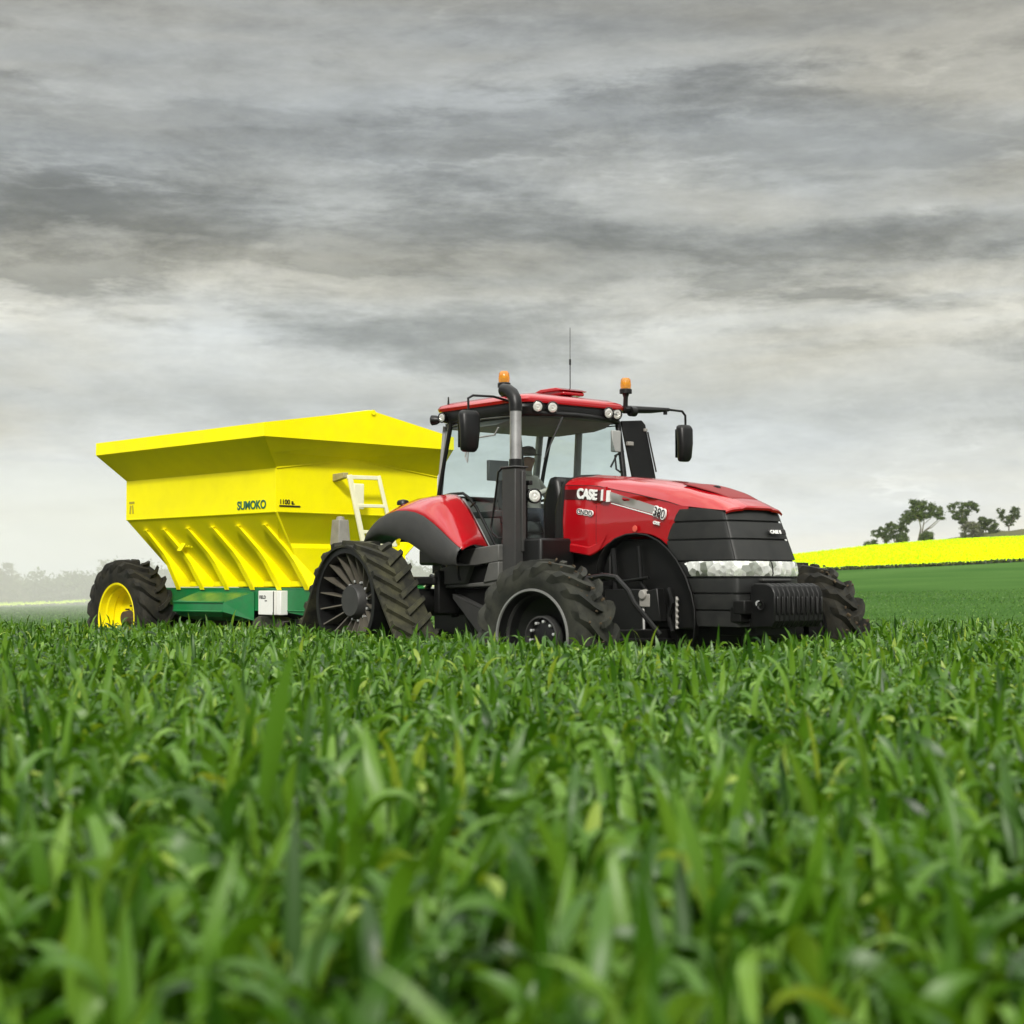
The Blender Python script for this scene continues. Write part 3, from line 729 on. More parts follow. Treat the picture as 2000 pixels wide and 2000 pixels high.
b = MB(); b.prism([(0.55, 1.13), (0.56, 1.18), (1.25, 0.97), (1.35, 0.80), (1.15, 0.62), (1.08, 0.70)], -1.13, -1.09, 'y')
b.prism([(0.55, 1.18), (1.25, 0.97), (1.25, 0.955), (0.55, 1.165)], -1.13, -0.92, 'y'); b.build('guard_plate', M['grey'], T, bev=0.006)
b = MB(); b.tube([(0.72, -1.135, 1.66), (0.66, -1.135, 1.58), (0.66, -1.135, 1.40), (0.70, -1.135, 1.33)], 0.014, 6)
b.build('catch', M['black'], T)
for s in (1,):
    b = MB(); b.box((0.9, 0.85, 1.4), (1.3, 0.5, 0.6)); b.box((0.9, 1.0, 0.95), (0.6, 0.3, 0.04)); b.box((0.9, 1.0, 0.65), (0.6, 0.3, 0.04)); b.build('far_side_steps', M['black'], T, bev=0.02)

# ---- rear chassis, hitch, axle
b = MB()
b.box((-0.1, 0, 0.98), (1.5, 0.7, 0.6)); b.lathe([(-1.6, 0.0), (-1.6, 0.16), (1.6, 0.16), (1.6, 0.0)], (0, 0, 1.08), 'y', 24)
b.box((0.6, 0, 1.0), (1.2, 0.5, 0.5)); b.box((1.0, 0, 0.62), (3.2, 0.36, 0.16))
b.tube([(-0.75, -0.45, 1.4), (-0.95, -0.45, 1.1), (-1.15, -0.45, 0.75)], 0.04, 8); b.tube([(-0.75, 0.45, 1.4), (-0.95, 0.45, 1.1), (-1.15, 0.45, 0.75)], 0.04, 8)
b.tube([(-0.6, -0.42, 0.7), (-1.3, -0.45, 0.66)], 0.05, 8); b.tube([(-0.6, 0.42, 0.7), (-1.3, 0.45, 0.66)], 0.05, 8)
b.tube([(-0.7, -.2, 1.5), (-0.9, -.3, 1.3), (-.8, -.3, 1.0), (-1.2, -.2, 0.9)], 0.02, 8); b.tube([(-0.7, .1, 1.5), (-1.0, .1, 1.2), (-1.3, 0, 1.0)], 0.02, 8)
b.box((-0.05, -0.55, 1.50), (0.75, 0.3, 0.16)); b.box((0.35, -0.6, 1.35), (0.5, 0.4, 0.35)); b.tube([(-0.3, -.7, 1.62), (-.1, -.75, 1.5), (0.05, -.75, 1.2), (0.1, -.75, .9)], .05, 8)
b.build('rear_chassis', M['blackmetal'], T, bev=0.015)
b = MB(); b.box((-1.3, 0, 0.52), (1.6, 0.12, 0.06)); b.build('drawbar_tongue', M['blackmetal'], T, bev=0.01)
b = MB(); b.prism([(-0.30, 1.60), (-0.30, 1.66), (-0.20, 1.73), (-0.05, 1.73), (0.0, 1.60)], -0.70, -0.45, 'y'); b.build('hydraulic_tank', M['white'], T, bev=0.03)
b = MB(); b.box((0.1, -1.0, 1.33), (0.5, 0.5, 0.10)); b.box((0.33, -1.05, 1.2), (0.1, 0.3, 0.5)); b.build('axle_bracket', M['blackmetal'], T, bev=0.02)

# ---- rear track units
def belt_path(cs, n=150):
    """convex outline round circles cs [(x,z,r)] clockwise"""
    pts = []
    m = len(cs)
    for i in range(m):
        (x0, z0, r0), (x1, z1, r1), (xp, zp, rp) = cs[i], cs[(i + 1) % m], cs[i - 1]
        def nrm(a, b_):
            d = Vector((b_[0] - a[0], b_[1] - a[1])); L_ = d.length; d /= L_
            nn = Vector((-d.y, d.x)); s_ = (a[2] - b_[2]) / L_; c_ = math.sqrt(1 - s_ * s_)
            return nn * c_ + d * s_
        na = nrm(cs[i - 1], cs[i]); nb = nrm(cs[i], cs[(i + 1) % m])
        a0 = math.atan2(na.y, na.x); a1 = math.atan2(nb.y, nb.x)
        while a1 > a0: a1 -= 2 * math.pi
        k = max(3, int((a0 - a1) / 0.12))
        for j in range(k + 1):
            a = a0 + (a1 - a0) * j / k; pts.append(Vector((x0 + r0 * math.cos(a), z0 + r0 * math.sin(a))))
    L_ = [0]
    for i in range(len(pts)): L_.append(L_[-1] + (pts[(i + 1) % len(pts)] - pts[i]).length)
    tot = L_[-1]; out = []
    for k in range(n):
        s = tot * k / n; i = max(j for j in range(len(pts)) if L_[j] <= s + 1e-9); q = (s - L_[i]) / max(1e-9, L_[i + 1] - L_[i])
        out.append(pts[i].lerp(pts[(i + 1) % len(pts)], q))
    return out, tot
def track_unit(s):
    yo, yi = 2.24, 1.67       # outer / inner faces
    cyo = 0.0
    u = MB()
    # undercarriage frame
    u.prism([(-0.80, 0.50), (-0.62, 0.63), (-0.55, 0.66), (0.45, 0.66), (0.56, 0.60), (0.62, 0.48), (0.5, 0.34), (-0.7, 0.34)], s * 2.12, s * 2.23, 'y')
    u.box((-0.05, s * 1.85, 0.42), (1.5, 0.5, 0.16))
    o = u.build('track_unit', M['blackmetal'], T, bev=0.02)
    cs = [(-0.05, 1.10, 0.61), (0.90, 0.33, 0.265), (-0.88, 0.33, 0.265)]
    P, tot = belt_path(cs, 168)
    bm_ = MB(); n = len(P); rows = []
    for i in range(n):
        t = (P[(i + 1) % n] - P[i - 1]).normalized(); nn = Vector((-t.y, t.x))
        rows.append([(P[i].x + nn.x * d, s * y, P[i].y + nn.y * d) for y, d in ((yo, 0.0), (yo, 0.026), (yo - .02, 0.034), (yi + .02, 0.034), (yi, 0.026), (yi, 0.0), (yi + .02, -0.004), (yo - .02, -0.004))])
    rows.append(rows[0]); bm_.grid(rows, wrap=True)
    # chevron lugs
    nl = 29; mid = (yo + yi) / 2
    def at(sv, d):
        sv = (sv % 1.0) * n; i = int(sv) % n; q = sv - int(sv); p = P[i].lerp(P[(i + 1) % n], q); t = (P[(i + 1) % n] - P[i]).normalized(); nn = Vector((-t.y, t.x)); return p + nn * d
    rg = random.Random(5)
    for k in range(nl):
        for half in (0, 1):
            sv = (k + 0.5 * half) / nl
            ya, yb = (yo - 0.005, mid - 0.02) if half == 0 else (yi + 0.005, mid + 0.02)
            wl = 0.068 / tot
            rws = []
            for j in range(5):
                q = j / 4; y = ya + (yb - ya) * q; sk = sv + (0.20 * q) / tot
                h = 0.034 + 0.045 * (1 if j < 4 else .9)
                ww = wl * (1 + 0.25 * q)
                rws.append([(a.x, s * y, a.y) for a in (at(sk - ww * .62, 0.025), at(sk - ww * .42, h), at(sk + ww * .42, h), at(sk + ww * .62, 0.025))])
            bm_.grid(rws); bm_.add(rws[0], [(0, 1, 2, 3)]); bm_.add(rws[-1], [(0, 1, 2, 3)])
    bm_.build('belt', M['belt'], o, smooth=35)
    # drive wheel
    d = MB(); cx, cz = -0.05, 1.10
    d.lathe([(s * (yo - .03), 0.60), (s * (yo - .03), 0.545), (s * (yo - .10), 0.535), (s * (yi + .1), 0.535), (s * (yi + .1), 0.60), (s * (yo - .03), 0.60)], (cx, 0, cz), 'y', 56)
    d.lathe([(s * (yo - .24), 0.54), (s * (yo - .26), 0.3), (s * (yo - .22), 0.22), (s * (yo - .22), 0.0)], (cx, 0, cz), 'y', 40)
    sp = d.build('drive_wheel', M['black'], o, smooth=30)
    d = MB()
    for k in range(18):
        a = 2 * math.pi * (k + .5) / 18; ca, sa = math.cos(a), math.sin(a)
        p0 = Vector((cx + 0.19 * ca, 0, cz + 0.19 * sa)); p1 = Vector((cx + 0.545 * ca, 0, cz + 0.545 * sa)); t = Vector((-sa, 0, ca)) * 0.007
        def Y_(v, y): return (v.x, s * y, v.z)
        d.add([Y_(p0 - t, yo - .20), Y_(p0 + t, yo - .20), Y_(p0 + t, yo - .27), Y_(p0 - t, yo - .27), Y_(p1 - t, yo - .05), Y_(p1 + t, yo - .05), Y_(p1 + t, yo - .26), Y_(p1 - t, yo - .26)],
              [(0, 1, 5, 4), (1, 2, 6, 5), (2, 3, 7, 6), (3, 0, 4, 7), (0, 3, 2, 1), (4, 5, 6, 7)])
    d.build('spokes', M['spoke'], o, smooth=0)
    d = MB(); d.lathe([(s * (yo - .245), 0.20), (s * (yo - .12), 0.185), (s * (yo - .10), 0.17), (s * (yo - .10), 0.0)], (cx, 0, cz), 'y', 40); d.build('hub', M['grey'], o, smooth=30)
    for k in range(12):
        a = 2 * math.pi * k / 12 + .15; d = MB()
        d.lathe([(s * (yo - .26), 0.017), (s * (yo - .185), 0.016), (s * (yo - .18), 0.0)], (cx + 0.225 * math.cos(a), 0, cz + 0.225 * math.sin(a)), 'y', 8)
        d.build('bolt', M['bolt'], o)
    for (ix, iz, ir) in cs[1:]:
        d = MB(); d.lathe([(s * (yo - .02), 0.0), (s * (yo - .02), 0.10), (s * (yo - .10), 0.12), (s * (yo - .10), ir - .05), (s * (yo - .02), ir - .012), (s * (yi + .02), ir - .012), (s * (yi + .02), 0.0)], (ix, 0, iz), 'y', 40)
        d.build('idler_wheel', M['black'], o, smooth=30)
    return o
track_unit(-1); track_unit(1)

# ---- rear fenders
def fender(s):
    outer = [(-0.78, 1.80), (-0.73, 1.90), (-0.63, 1.985), (-0.50, 2.055), (-0.35, 2.10), (-0.15, 2.135), (0.05, 2.13), (0.22, 2.105), (0.36, 2.065), (0.53, 1.985), (0.70, 1.89), (0.86, 1.79), (1.0, 1.71), (1.08, 1.67)]
    inner = [(-0.70, 1.99), (-0.62, 2.12), (-0.48, 2.22), (-0.33, 2.27), (-0.18, 2.30), (-0.05, 2.32), (0.08, 2.34), (0.20, 2.345), (0.33, 2.33), (0.44, 2.27), (0.56, 2.16), (0.68, 2.02), (0.80, 1.87), (0.93, 1.71)]
    rows = []
    for j in range(11):
        q = j / 10; row = []
        for (xo, zo), (xi, zi) in zip(outer, inner):
            y = 1.40 + (0.90 - 1.40) * q
            e = q ** 0.75
            x = xo + (xi - xo) * q; z = zo + (zi - zo) * e + 0.045 * math.sin(q * math.pi) * (1 if q < .6 else .8)
            row.append((x, s * y, z))
        rows.append(row)
    b = MB(); b.grid(rows); o = b.build('rear_fender', M['red'], T, smooth=50, solid=0.02)
    lower = [(-0.77, 1.785), (-0.70, 1.83), (-0.58, 1.86), (-0.45, 1.875), (-0.30, 1.87), (-0.12, 1.84), (0.04, 1.80), (0.18, 1.75), (0.30, 1.70), (0.42, 1.64), (0.54, 1.58), (0.68, 1.53), (0.82, 1.505), (1.03, 1.505)]
    rows = []
    for q, y in ((0.0, 1.385), (0.0, 1.425), (0.12, 1.452), (0.5, 1.462), (0.85, 1.452), (1.0, 1.43), (1.0, 1.05)):
        row = []
        for (xo, zo), (xl, zl) in zip(outer, lower):
            row.append((xo + (xl - xo) * q, s * y, zo + (zl - zo) * q + (0.012 if y == 1.425 else 0)))
        rows.append(row)
    b = MB(); b.grid(rows); b.build('fender_flare', M['grey'], T, smooth=50, solid=0.012)
    b = MB(); b.lathe([(0, 0.075), (0.03, 0.075), (0.055, 0.06), (0.07, 0.0)], (-0.36, s * 1.18, 2.235), 'z', 24); b.build('fender_lamp', M['black'], T)
    if s < 0:
        b = MB(); b.tube([(0.20, -1.06, 2.10), (0.22, -1.08, 2.235), (0.25, -1.09, 2.26), (0.29, -1.10, 2.23), (0.68, -1.08, 1.86), (0.70, -1.06, 1.80)], 0.012, 8); b.tube([(0.17, -1.06, 2.2), (0.24, -1.07, 2.22)], 0.025, 8)
        b.build('fender_handle', M['black'], o)
    return o
fender(-1); fender(1)
# black underside between fender and chassis
for s in (-1, 1):
    b = MB(); b.prism([(-0.62, 1.80), (-0.5, 2.0), (0.3, 1.98), (0.95, 1.68), (0.9, 1.52), (0.55, 1.50), (0.25, 1.62), (-0.1, 1.77), (-0.4, 1.82)], s * 0.92, s * 1.04, 'y'); b.build('fender_liner', M['blackmetal'], T)
b = MB(); b.box((0.15, 0, 1.62), (1.3, 1.7, 0.20)); b.build('cab_floor', M['black'], T, bev=0.03)

# ================================================================== cab
HW = 0.785
def side_curve():  # rear lower edge of side glass following the fender
    return [(-0.19, 2.33), (0.05, 2.36), (0.30, 2.36), (0.42, 2.30), (0.55, 2.19), (0.68, 2.03), (0.80, 1.88), (0.92, 1.73), (1.43, 1.72)]
# side glazing
for s in (-1, 1):
    pts = [(0.06, 3.20)] + side_curve() + [(1.43, 2.2), (1.39, 2.6), (1.27, 3.21)]
    b = MB(); b.add([(p[0], s * HW, p[1]) for p in pts], [tuple(range(len(pts)))])
    b.build('side_window', M['glass'], T, smooth=0)
# windscreen: bowed
rows = []
for i in range(10):
    q = i / 9; z = 1.74 + (3.22 - 1.74) * q
    rows.append([(1.43 - 0.15 * q ** 1.6 + 0.16 * (1 - (abs(t) ** 2.4)), t * HW, z) for t in np.linspace(-1, 1, 15)])
b = MB(); b.grid(rows); b.build('windscreen', M['glass'], T, smooth=60)
# rear window
b = MB(); b.add([(-0.1, -0.76, 2.35), (-0.1, 0.76, 2.35), (-0.1, 0.76, 3.2), (-0.1, -0.76, 3.2)], [(0, 1, 2, 3)]); b.v = [(x - 0.10 + (z - 2.35) * 0.16, y, z) for x, y, z in b.v]
b.build('rear_window', M['glass'], T, smooth=0)
# pillars and frame
b = MB()
for s in (-1, 1):
    def P2(x, z, y=HW): return (x, s * y, z)
    b.tube([P2(0.07, 3.22), P2(-0.07, 2.75), P2(-0.19, 2.30)], [0.028, 0.024, 0.028], 8)
    b.tube([P2(*p) for p in side_curve()], 0.018, 8)
    b.tube([P2(1.28, 3.22), P2(1.38, 2.6), P2(1.43, 2.2), P2(1.43, 1.70)], 0.035, 8)
    b.tube([P2(0.03, 3.21), P2(0.7, 3.23), P2(1.28, 3.22)], 0.022, 8)
    b.tube([P2(0.05, 3.16), P2(0.7, 3.185), P2(1.28, 3.18)], 0.008, 6)
b.tube([(1.28, -HW, 3.22), (1.38, -0.5, 3.235), (1.42, 0, 3.24), (1.38, 0.5, 3.235), (1.28, HW, 3.22)], 0.035, 8)
b.tube([(0.06, -HW, 3.2), (0.06, HW, 3.2)], 0.03, 8); b.tube([(-0.2, -HW, 2.33), (-0.2, HW, 2.33)], 0.03, 8)
cab = b.build('cab_frame', M['black'], T, smooth=50)
b = MB()
b.tube([(0.10, -HW - .004, 3.165), (0.7, -HW - .026, 3.205), (1.26, -HW - .004, 3.20)], 0.006, 6)
b.build('window_trim', M['steel'], T)
# far-side interior pillar (door post) and lining
b = MB()
b.tube([(0.62, HW - .03, 3.2), (0.58, HW - .03, 2.6), (0.55, HW - .03, 1.75)], 0.045, 8)
b.tube([(-0.10, -0.74, 3.18), (-0.22, -0.74, 2.35)], 0.035, 8); b.tube([(-0.10, 0.74, 3.18), (-0.22, 0.74, 2.35)], 0.045, 8)
b.prism([(-0.1, 3.21), (-0.08, 3.14), (0.25, 3.12), (0.9, 3.13), (1.10, 3.16), (1.22, 3.21)], -0.75, 0.75, 'y')
b.build('cab_lining', M['interior'], T, smooth=40)
# lower far side and rear wall of the cab
b = MB(); b.prism([(-0.2, 1.65), (-0.2, 2.30), (0.35, 2.30), (0.6, 2.0), (0.85, 1.75), (0.85, 1.65)], 0.74, 0.79, 'y'); b.prism([(-0.2, 1.65), (-0.2, 2.30), (0.30, 2.30), (0.6, 1.95), (0.8, 1.70), (0.8, 1.65)], -0.79, -0.75, 'y')
b.box((-0.22, 0, 1.98), (0.05, 1.5, 0.66)); b.build('cab_lower_wall', M['interior'], T, bev=0.01)
b = MB(); b.prism([(1.30, 1.70), (1.30, 2.25), (1.42, 2.52), (1.56, 2.50), (1.62, 2.2), (1.62, 1.70)], -0.42, 0.42, 'y'); b.build('firewall', M['black'], T, bev=0.05)
b = MB(); b.prism([(1.60, 1.66), (1.60, 2.12), (1.70, 2.38), (1.76, 2.40), (1.76, 1.66)], -0.495, 0.495, 'y'); b.build('engine_bulkhead', M['grill'], T, bev=0.03)

# roof
def roof_ring(z, ex, cr=0.16):
    x0, x1, yw = -0.17 - ex, 1.345 + ex, 0.82 + ex
    pts = []
    for (cx, cy, a0) in ((x1 - cr, yw - cr, 0), (x0 + cr, yw - cr, 90), (x0 + cr, -yw + cr, 180), (x1 - cr, -yw + cr, 270)):
        for k in range(7):
            a = R_(a0 + 15 * k); pts.append((cx + cr * math.cos(a), cy + cr * math.sin(a), z))
    return pts
def bow(pts, f=0.10):  # bow the front edge
    return [(x + f * max(0, (x - 0.6) / 0.9) * (1 - (y / 0.95) ** 2), y, z) for x, y, z in pts]
b = MB(); b.grid([bow(roof_ring(z, e)) for z, e in ((3.21, -0.07), (3.225, -0.01), (3.30, 0.015), (3.36, 0.0), (3.38, -0.05))], wrap=True)
b.add(bow(roof_ring(3.21, -0.07)), [tuple(range(28))]); b.add(bow(roof_ring(3.38, -0.05)), [tuple(range(28))])
b.build('roof_visor', M['black'], T, smooth=35)
b = MB(); rr = []
for z, e in ((3.365, -0.01), (3.375, 0.03), (3.41, 0.042), (3.445, 0.02), (3.475, -0.07), (3.492, -0.25), (3.505, -0.50), (3.51, -0.70)):
    ring = bow(roof_ring(z, e))
    ring = [(x, y, zz - 0.035 * (abs(y) / 0.9) ** 2 + (0.05 * math.exp(-((y) / 0.33) ** 2) if e < 0.01 else 0.03 * math.exp(-((y) / 0.33) ** 2))) for x, y, zz in ring]
    rr.append(ring)
b.grid(rr, wrap=True); b.add(rr[-1], [tuple(range(28))])
roof = b.build('roof', M['red'], T, smooth=50)
b = MB(); b.prism([(0.62, 3.52), (0.62, 3.56), (0.78, 3.59), (1.0, 3.585), (1.10, 3.56), (1.10, 3.52)], 0.08, 0.42, 'y'); b.build('gps_dome', M['red'], T, bev=0.03, seg=3)
b = MB(); b.prism([(0.58, 3.575), (0.72, 3.61), (1.0, 3.61), (1.12, 3.575), (1.08, 3.568), (0.66, 3.568)], 0.05, 0.45, 'y'); b.build('gps_cap', M['red'], T, bev=0.012)
b = MB(); b.tube([(0.86, 0.40, 3.62), (0.86, 0.40, 3.95)], 0.006, 6); b.tube([(0.86, 0.40, 3.92), (0.86, 0.40, 3.99)], 0.012, 6); b.tube([(0.86, 0.40, 3.98), (0.86, 0.40, 4.37)], 0.0035, 6)
b.build('aerial', M['black'], T)
b = MB(); b.tube([(0.03, -0.80, 3.42), (0.03, -0.80, 3.52)], [0.014, 0.008], 6); b.build('roof_stub_aerial', M['black'], T)

# lamps
def lamp(name, loc, dirv, r=0.062, house=True, lens='lens', depth=0.10):
    q = Vector(dirv).to_track_quat('Z', 'Y').to_matrix()
    def tr(b): b.v = [tuple(q @ Vector(p) + Vector(loc)) for p in b.v]; return b
    b = MB(); b.lathe([(-depth, 0.0), (-depth, r * 0.55), (-depth * .5, r * 1.08), (0.006, r * 1.2), (0.012, r * 1.08), (0.002, r * 1.0)], (0, 0, 0), 'z', 24)
    o = tr(b).build(name, M['black'], T)
    b = MB(); b.lathe([(0.003, r * .92), (0.006, r * 0.8), (0.008, r * 0.5), (0.002, r * .42), (0.002, r * .2), (0.009, 0.0)], (0, 0, 0), 'z', 24); tr(b).build('lens', M[lens], o)
    return o
for y, z in ((-0.58, 3.305), (-0.38, 3.305), (0.50, 3.30), (0.665, 3.30)):
    x = 1.375 + 0.10 * (1 - (y / 0.85) ** 2) - (0.01 if abs(y) < .65 else 0.015)
    lamp('roof_lamp', (x, y, z), (1, (0.12 if y < .7 else -.1) * (1 if y > 0 else -1) - .25, -0.12), 0.060)
lamp('roof_lamp', (0.0, -0.875, 3.27), (0.12, -1, -0.1), 0.052)
lamp('roof_lamp', (-0.15, -0.90, 3.25), (-0.9, -0.5, 0), 0.052)
lamp('work_lamp', (1.66, -0.83, 2.27), (1, -0.35, 0.05), 0.072)
lamp('work_lamp', (1.60, 0.83, 2.27), (1, 0.35, 0.05), 0.07)
b = MB(); b.tube([(1.50, -.84, 2.35), (1.58, -.84, 2.33), (1.60, -.84, 2.25)], 0.02, 8); b.box((1.52, -0.86, 2.30), (0.06, 0.06, 0.22)); b.tube([(1.52, -.90, 2.39), (1.53, -.88, 2.39)], .014, 6)
b.box((1.56, -0.84, 2.42), (0.10, 0.05, 0.05)); b.build('lamp_bracket', M['black'], T, bev=0.006)
for (x, z) in ((1.50, 2.37), (1.50, 2.20)):
    b = MB(); b.lathe([(-0.905, 0.0), (-0.905, 0.015), (-0.88, 0.015)], (x, 0, z), 'y', 10); b.build('bracket_bolt', M['bolt'], T)

# beacons
def beacon(x, y, z, zb):
    b = MB(); b.lathe([(0, 0.075), (0.045, 0.075), (0.055, 0.066), (0.06, 0)], (x, y, z), 'z', 28); b.tube([(x, y, z), (x, y, z - 0.05), (x - 0.01, y, zb)], [0.045, 0.028, 0.03], 10)
    o = b.build('beacon', M['black'], T)
    b = MB(); b.lathe([(0.055, 0.062), (0.10, 0.066), (0.165, 0.058), (0.185, 0.042), (0.19, 0.0)], (x, y, z), 'z', 28); b.build('amber_dome', M['amber'], o)
    b = MB(); b.lathe([(0.06, 0.02), (0.10, 0.035), (0.13, 0.02), (0.135, 0)], (x, y, z), 'z', 12); b.build('bulb_reflector', M['steel'], o)
beacon(1.06, -0.78, 3.54, 3.40)
beacon(1.32, 0.88, 3.57, 3.36)

# mirrors
def mirror_housing(cx, cy, z0, z1, wd, s):
    rows = []
    for q, k, dx in ((0, .55, 0), (0.04, .75, 0), (0.12, .86, .01), (0.5, 0.95, .02), (0.88, 1.0, .01), (0.96, .9, 0), (1.0, .7, 0)):
        z = z0 + (z1 - z0) * q; ring = []
        for a in range(16):
            t = 2 * math.pi * a / 16; c_, s_ = math.cos(t), math.sin(t)
            ring.append((cx + 0.07 * k * (abs(c_) ** .7) * (1 if c_ > 0 else -1) + dx, cy + wd / 2 * k * (abs(s_) ** .6) * (1 if s_ > 0 else -1), z))
        rows.append(ring)
    b = MB(); b.grid(rows, wrap=True); b.add(rows[0], [tuple(range(16))]); b.add(rows[-1], [tuple(range(16))])
    o = b.build('mirror', M['black'], T, smooth=45)
    b = MB(); b.box((cx - 0.072, cy, (z0 + z1) / 2), (0.008, wd * 0.72, (z1 - z0) * 0.78)); b.build('mirror_glass', M['glass_dark'], o, bev=0.003)
    return o
m1 = mirror_housing(1.20, -1.40, 2.76, 3.22, 0.26, -1)
b = MB(); b.tube([(1.30, -0.88, 3.35), (1.26, -1.10, 3.395), (1.20, -1.34, 3.395), (1.19, -1.40, 3.36), (1.20, -1.40, 3.18)], 0.014, 8); b.build('mirror_arm', M['black'], m1)
m2 = mirror_housing(1.32, 1.86, 2.80, 3.25, 0.22, 1)
b = MB(); b.tube([(1.30, 0.86, 3.38), (1.32, 1.30, 3.40), (1.32, 1.60, 3.425)], [0.05, 0.04, 0.022], 8); b.tube([(1.32, 1.60, 3.425), (1.32, 1.83, 3.42), (1.32, 1.885, 3.37), (1.32, 1.89, 3.15)], 0.015, 8); b.tube([(1.32, 1.54, 3.42), (1.32, 1.54, 3.36)], 0.025, 8)
b.lathe([(-0.04, 0.0), (-0.04, 0.06), (0.04, 0.06), (0.04, 0)], (1.33, 0.98, 3.36), 'y', 14)
b.build('mirror_arm', M['black'], m2)
# small mirrors seen inside the cab
b = MB(); b.box((1.38, 0.66, 2.98), (0.03, 0.15, 0.26)); b.build('inside_mirror', M['interior'], T, bev=0.02, seg=3)

# swung-open far side door
b = MB(); b.prism([(0.90, 3.25), (1.24, 3.28), (1.30, 3.23), (1.47, 2.60), (1.52, 1.95), (1.15, 1.95), (1.08, 2.60)], 1.19, 1.225, 'x'); dr = b.build('open_door', M['black'], T, bev=0.012)
b = MB(); b.box((1.24, 1.02, 2.98), (0.05, 0.09, 0.05)); b.box((1.24, 1.28, 3.16), (0.04, 0.04, 0.04)); b.build('door_latch', M['lime_dust'], dr, bev=0.008)
b = MB(); b.tube([(1.24, 1.32, 3.14), (1.24, 1.46, 2.66)], 0.010, 6); b.build('door_seal', M['grey'], dr)
b = MB(); b.tube([(1.05, 0.88, 2.70), (1.12, 0.92, 2.85), (1.14, 0.98, 2.88)], 0.012, 6); b.tube([(1.30, 0.86, 2.60), (1.28, 0.76, 2.66), (1.28, 0.74, 2.82), (1.30, 0.86, 2.88)], 0.013, 8); b.build('grab_rail', M['black'], T)

# wiper
b = MB(); b.tube([(1.43, -0.22, 3.20), (1.50, -0.42, 2.95), (1.53, -0.58, 2.70)], [0.016, 0.012, 0.006], 6); b.build('wiper', M['black'], T)
# exhaust
b = MB(); b.prism([(1.37, -1.06), (1.37, -0.90), (1.60, -0.90), (1.60, -1.06)], 1.30, 2.585, 'z'); b.box((1.485, -0.98, 2.592), (0.27, 0.20, 0.02)); b.box((1.61, -0.95, 2.1), (0.03, 0.06, 0.9)); b.build('exhaust_guard', M['grey'], T, bev=0.012)
b = MB(); b.lathe([(2.58, 0.075), (2.68, 0.075), (2.69, 0.055)], (1.50, -0.97, 0), 'z', 24); b.build('exhaust_collar', M['black'], T)
b = MB(); b.tube([(1.50, -0.97, 2.60), (1.50, -0.97, 3.25)], 0.066, 28); b.build('exhaust_pipe', M['pipe'], T)
b = MB(); b.tube([(1.50, -0.97, 3.22), (1.50, -0.97, 3.29), (1.485, -0.97, 3.36), (1.44, -0.97, 3.42), (1.37, -0.97, 3.46), (1.28, -0.97, 3.475)], 0.073, 24); b.build('exhaust_elbow', M['black'], T)
# handrail
b = MB(); b.tube([(1.36, -0.98, 2.60), (1.28, -0.99, 2.59), (1.23, -1.0, 2.55), (1.17, -1.0, 2.25), (1.10, -1.0, 1.93), (1.14, -1.0, 1.86), (1.23, -1.0, 1.81), (1.38, -1.0, 1.81)], 0.012, 8)
b.build('handrail', M['black'], T)
b = MB(); b.tube([(0.55, -0.86, 2.19), (0.62, -0.88, 2.22), (0.68, -0.90, 2.23)], 0.012, 8); b.build('door_handle', M['black'], T)

# interior: seat, monitor, steering wheel, console
b = MB(); b.box((0.10, 0, 1.98), (0.50, 0.52, 0.14)); b.box((0.12, 0, 1.82), (0.35, 0.35, 0.25)); b.prism([(-0.10, 2.02), (-0.22, 2.02), (-0.34, 2.72), (-0.22, 2.74)], -0.25, 0.25, 'y')
b.v = [(x + .15, y + .30, z) for x, y, z in b.v]; b.build('seat', M['seat'], T, bev=0.05, seg=3)
b = MB(); b.box((0.30, -0.40, 2.12), (0.5, 0.16, 0.08)); b.box((0.62, -0.52, 2.62), (0.05, 0.30, 0.24)); b.tube([(0.40, -0.40, 2.12), (0.60, -0.50, 2.50)], 0.02, 6); b.build('armrest_monitor', M['screen'], T, bev=0.02)
b = MB(); b.box((1.05, 0, 1.95), (0.18, 0.30, 0.55)); b.tube([(1.02, 0, 2.1), (0.86, 0, 2.34)], 0.04, 8); b.v = [(x + .15, y + .30, z) for x, y, z in b.v]; b.build('steering_column', M['seat'], T, bev=0.03)
b = MB(); rm = Matrix.Rotation(R_(-35), 3, 'Y')
ring = [tuple(rm @ Vector((0.21 * math.cos(t), 0.21 * math.sin(t), 0)) + Vector((0.84, 0, 2.38))) for t in [2 * math.pi * k / 28 for k in range(29)]]
b.tube(ring, 0.016, 8, cap=False)
for a in (90, 210, 330): b.tube([(0.84, 0, 2.37), tuple(rm @ Vector((0.2 * math.cos(R_(a)), 0.2 * math.sin(R_(a)), 0)) + Vector((0.84, 0, 2.38)))], 0.014, 6)
b.v = [(x + .15, y + .30, z) for x, y, z in b.v]; b.build('steering_wheel', M['black'], T)
b = MB(); b.box((0.1, 0.66, 1.98), (0.6, 0.12, 0.25)); b.build('side_console', M['screen'], T, bev=0.04)
b = MB(); b.tube([(0.45, -0.83, 3.0), (0.40, -0.83, 2.78), (0.44, -0.83, 2.72), (0.47, -0.83, 2.95), (0.60, -0.83, 2.99), (0.95, -0.83, 3.0), (1.02, -0.83, 3.08)], 0.011, 6); b.build('roof_grab_rail', M['interior'], T)

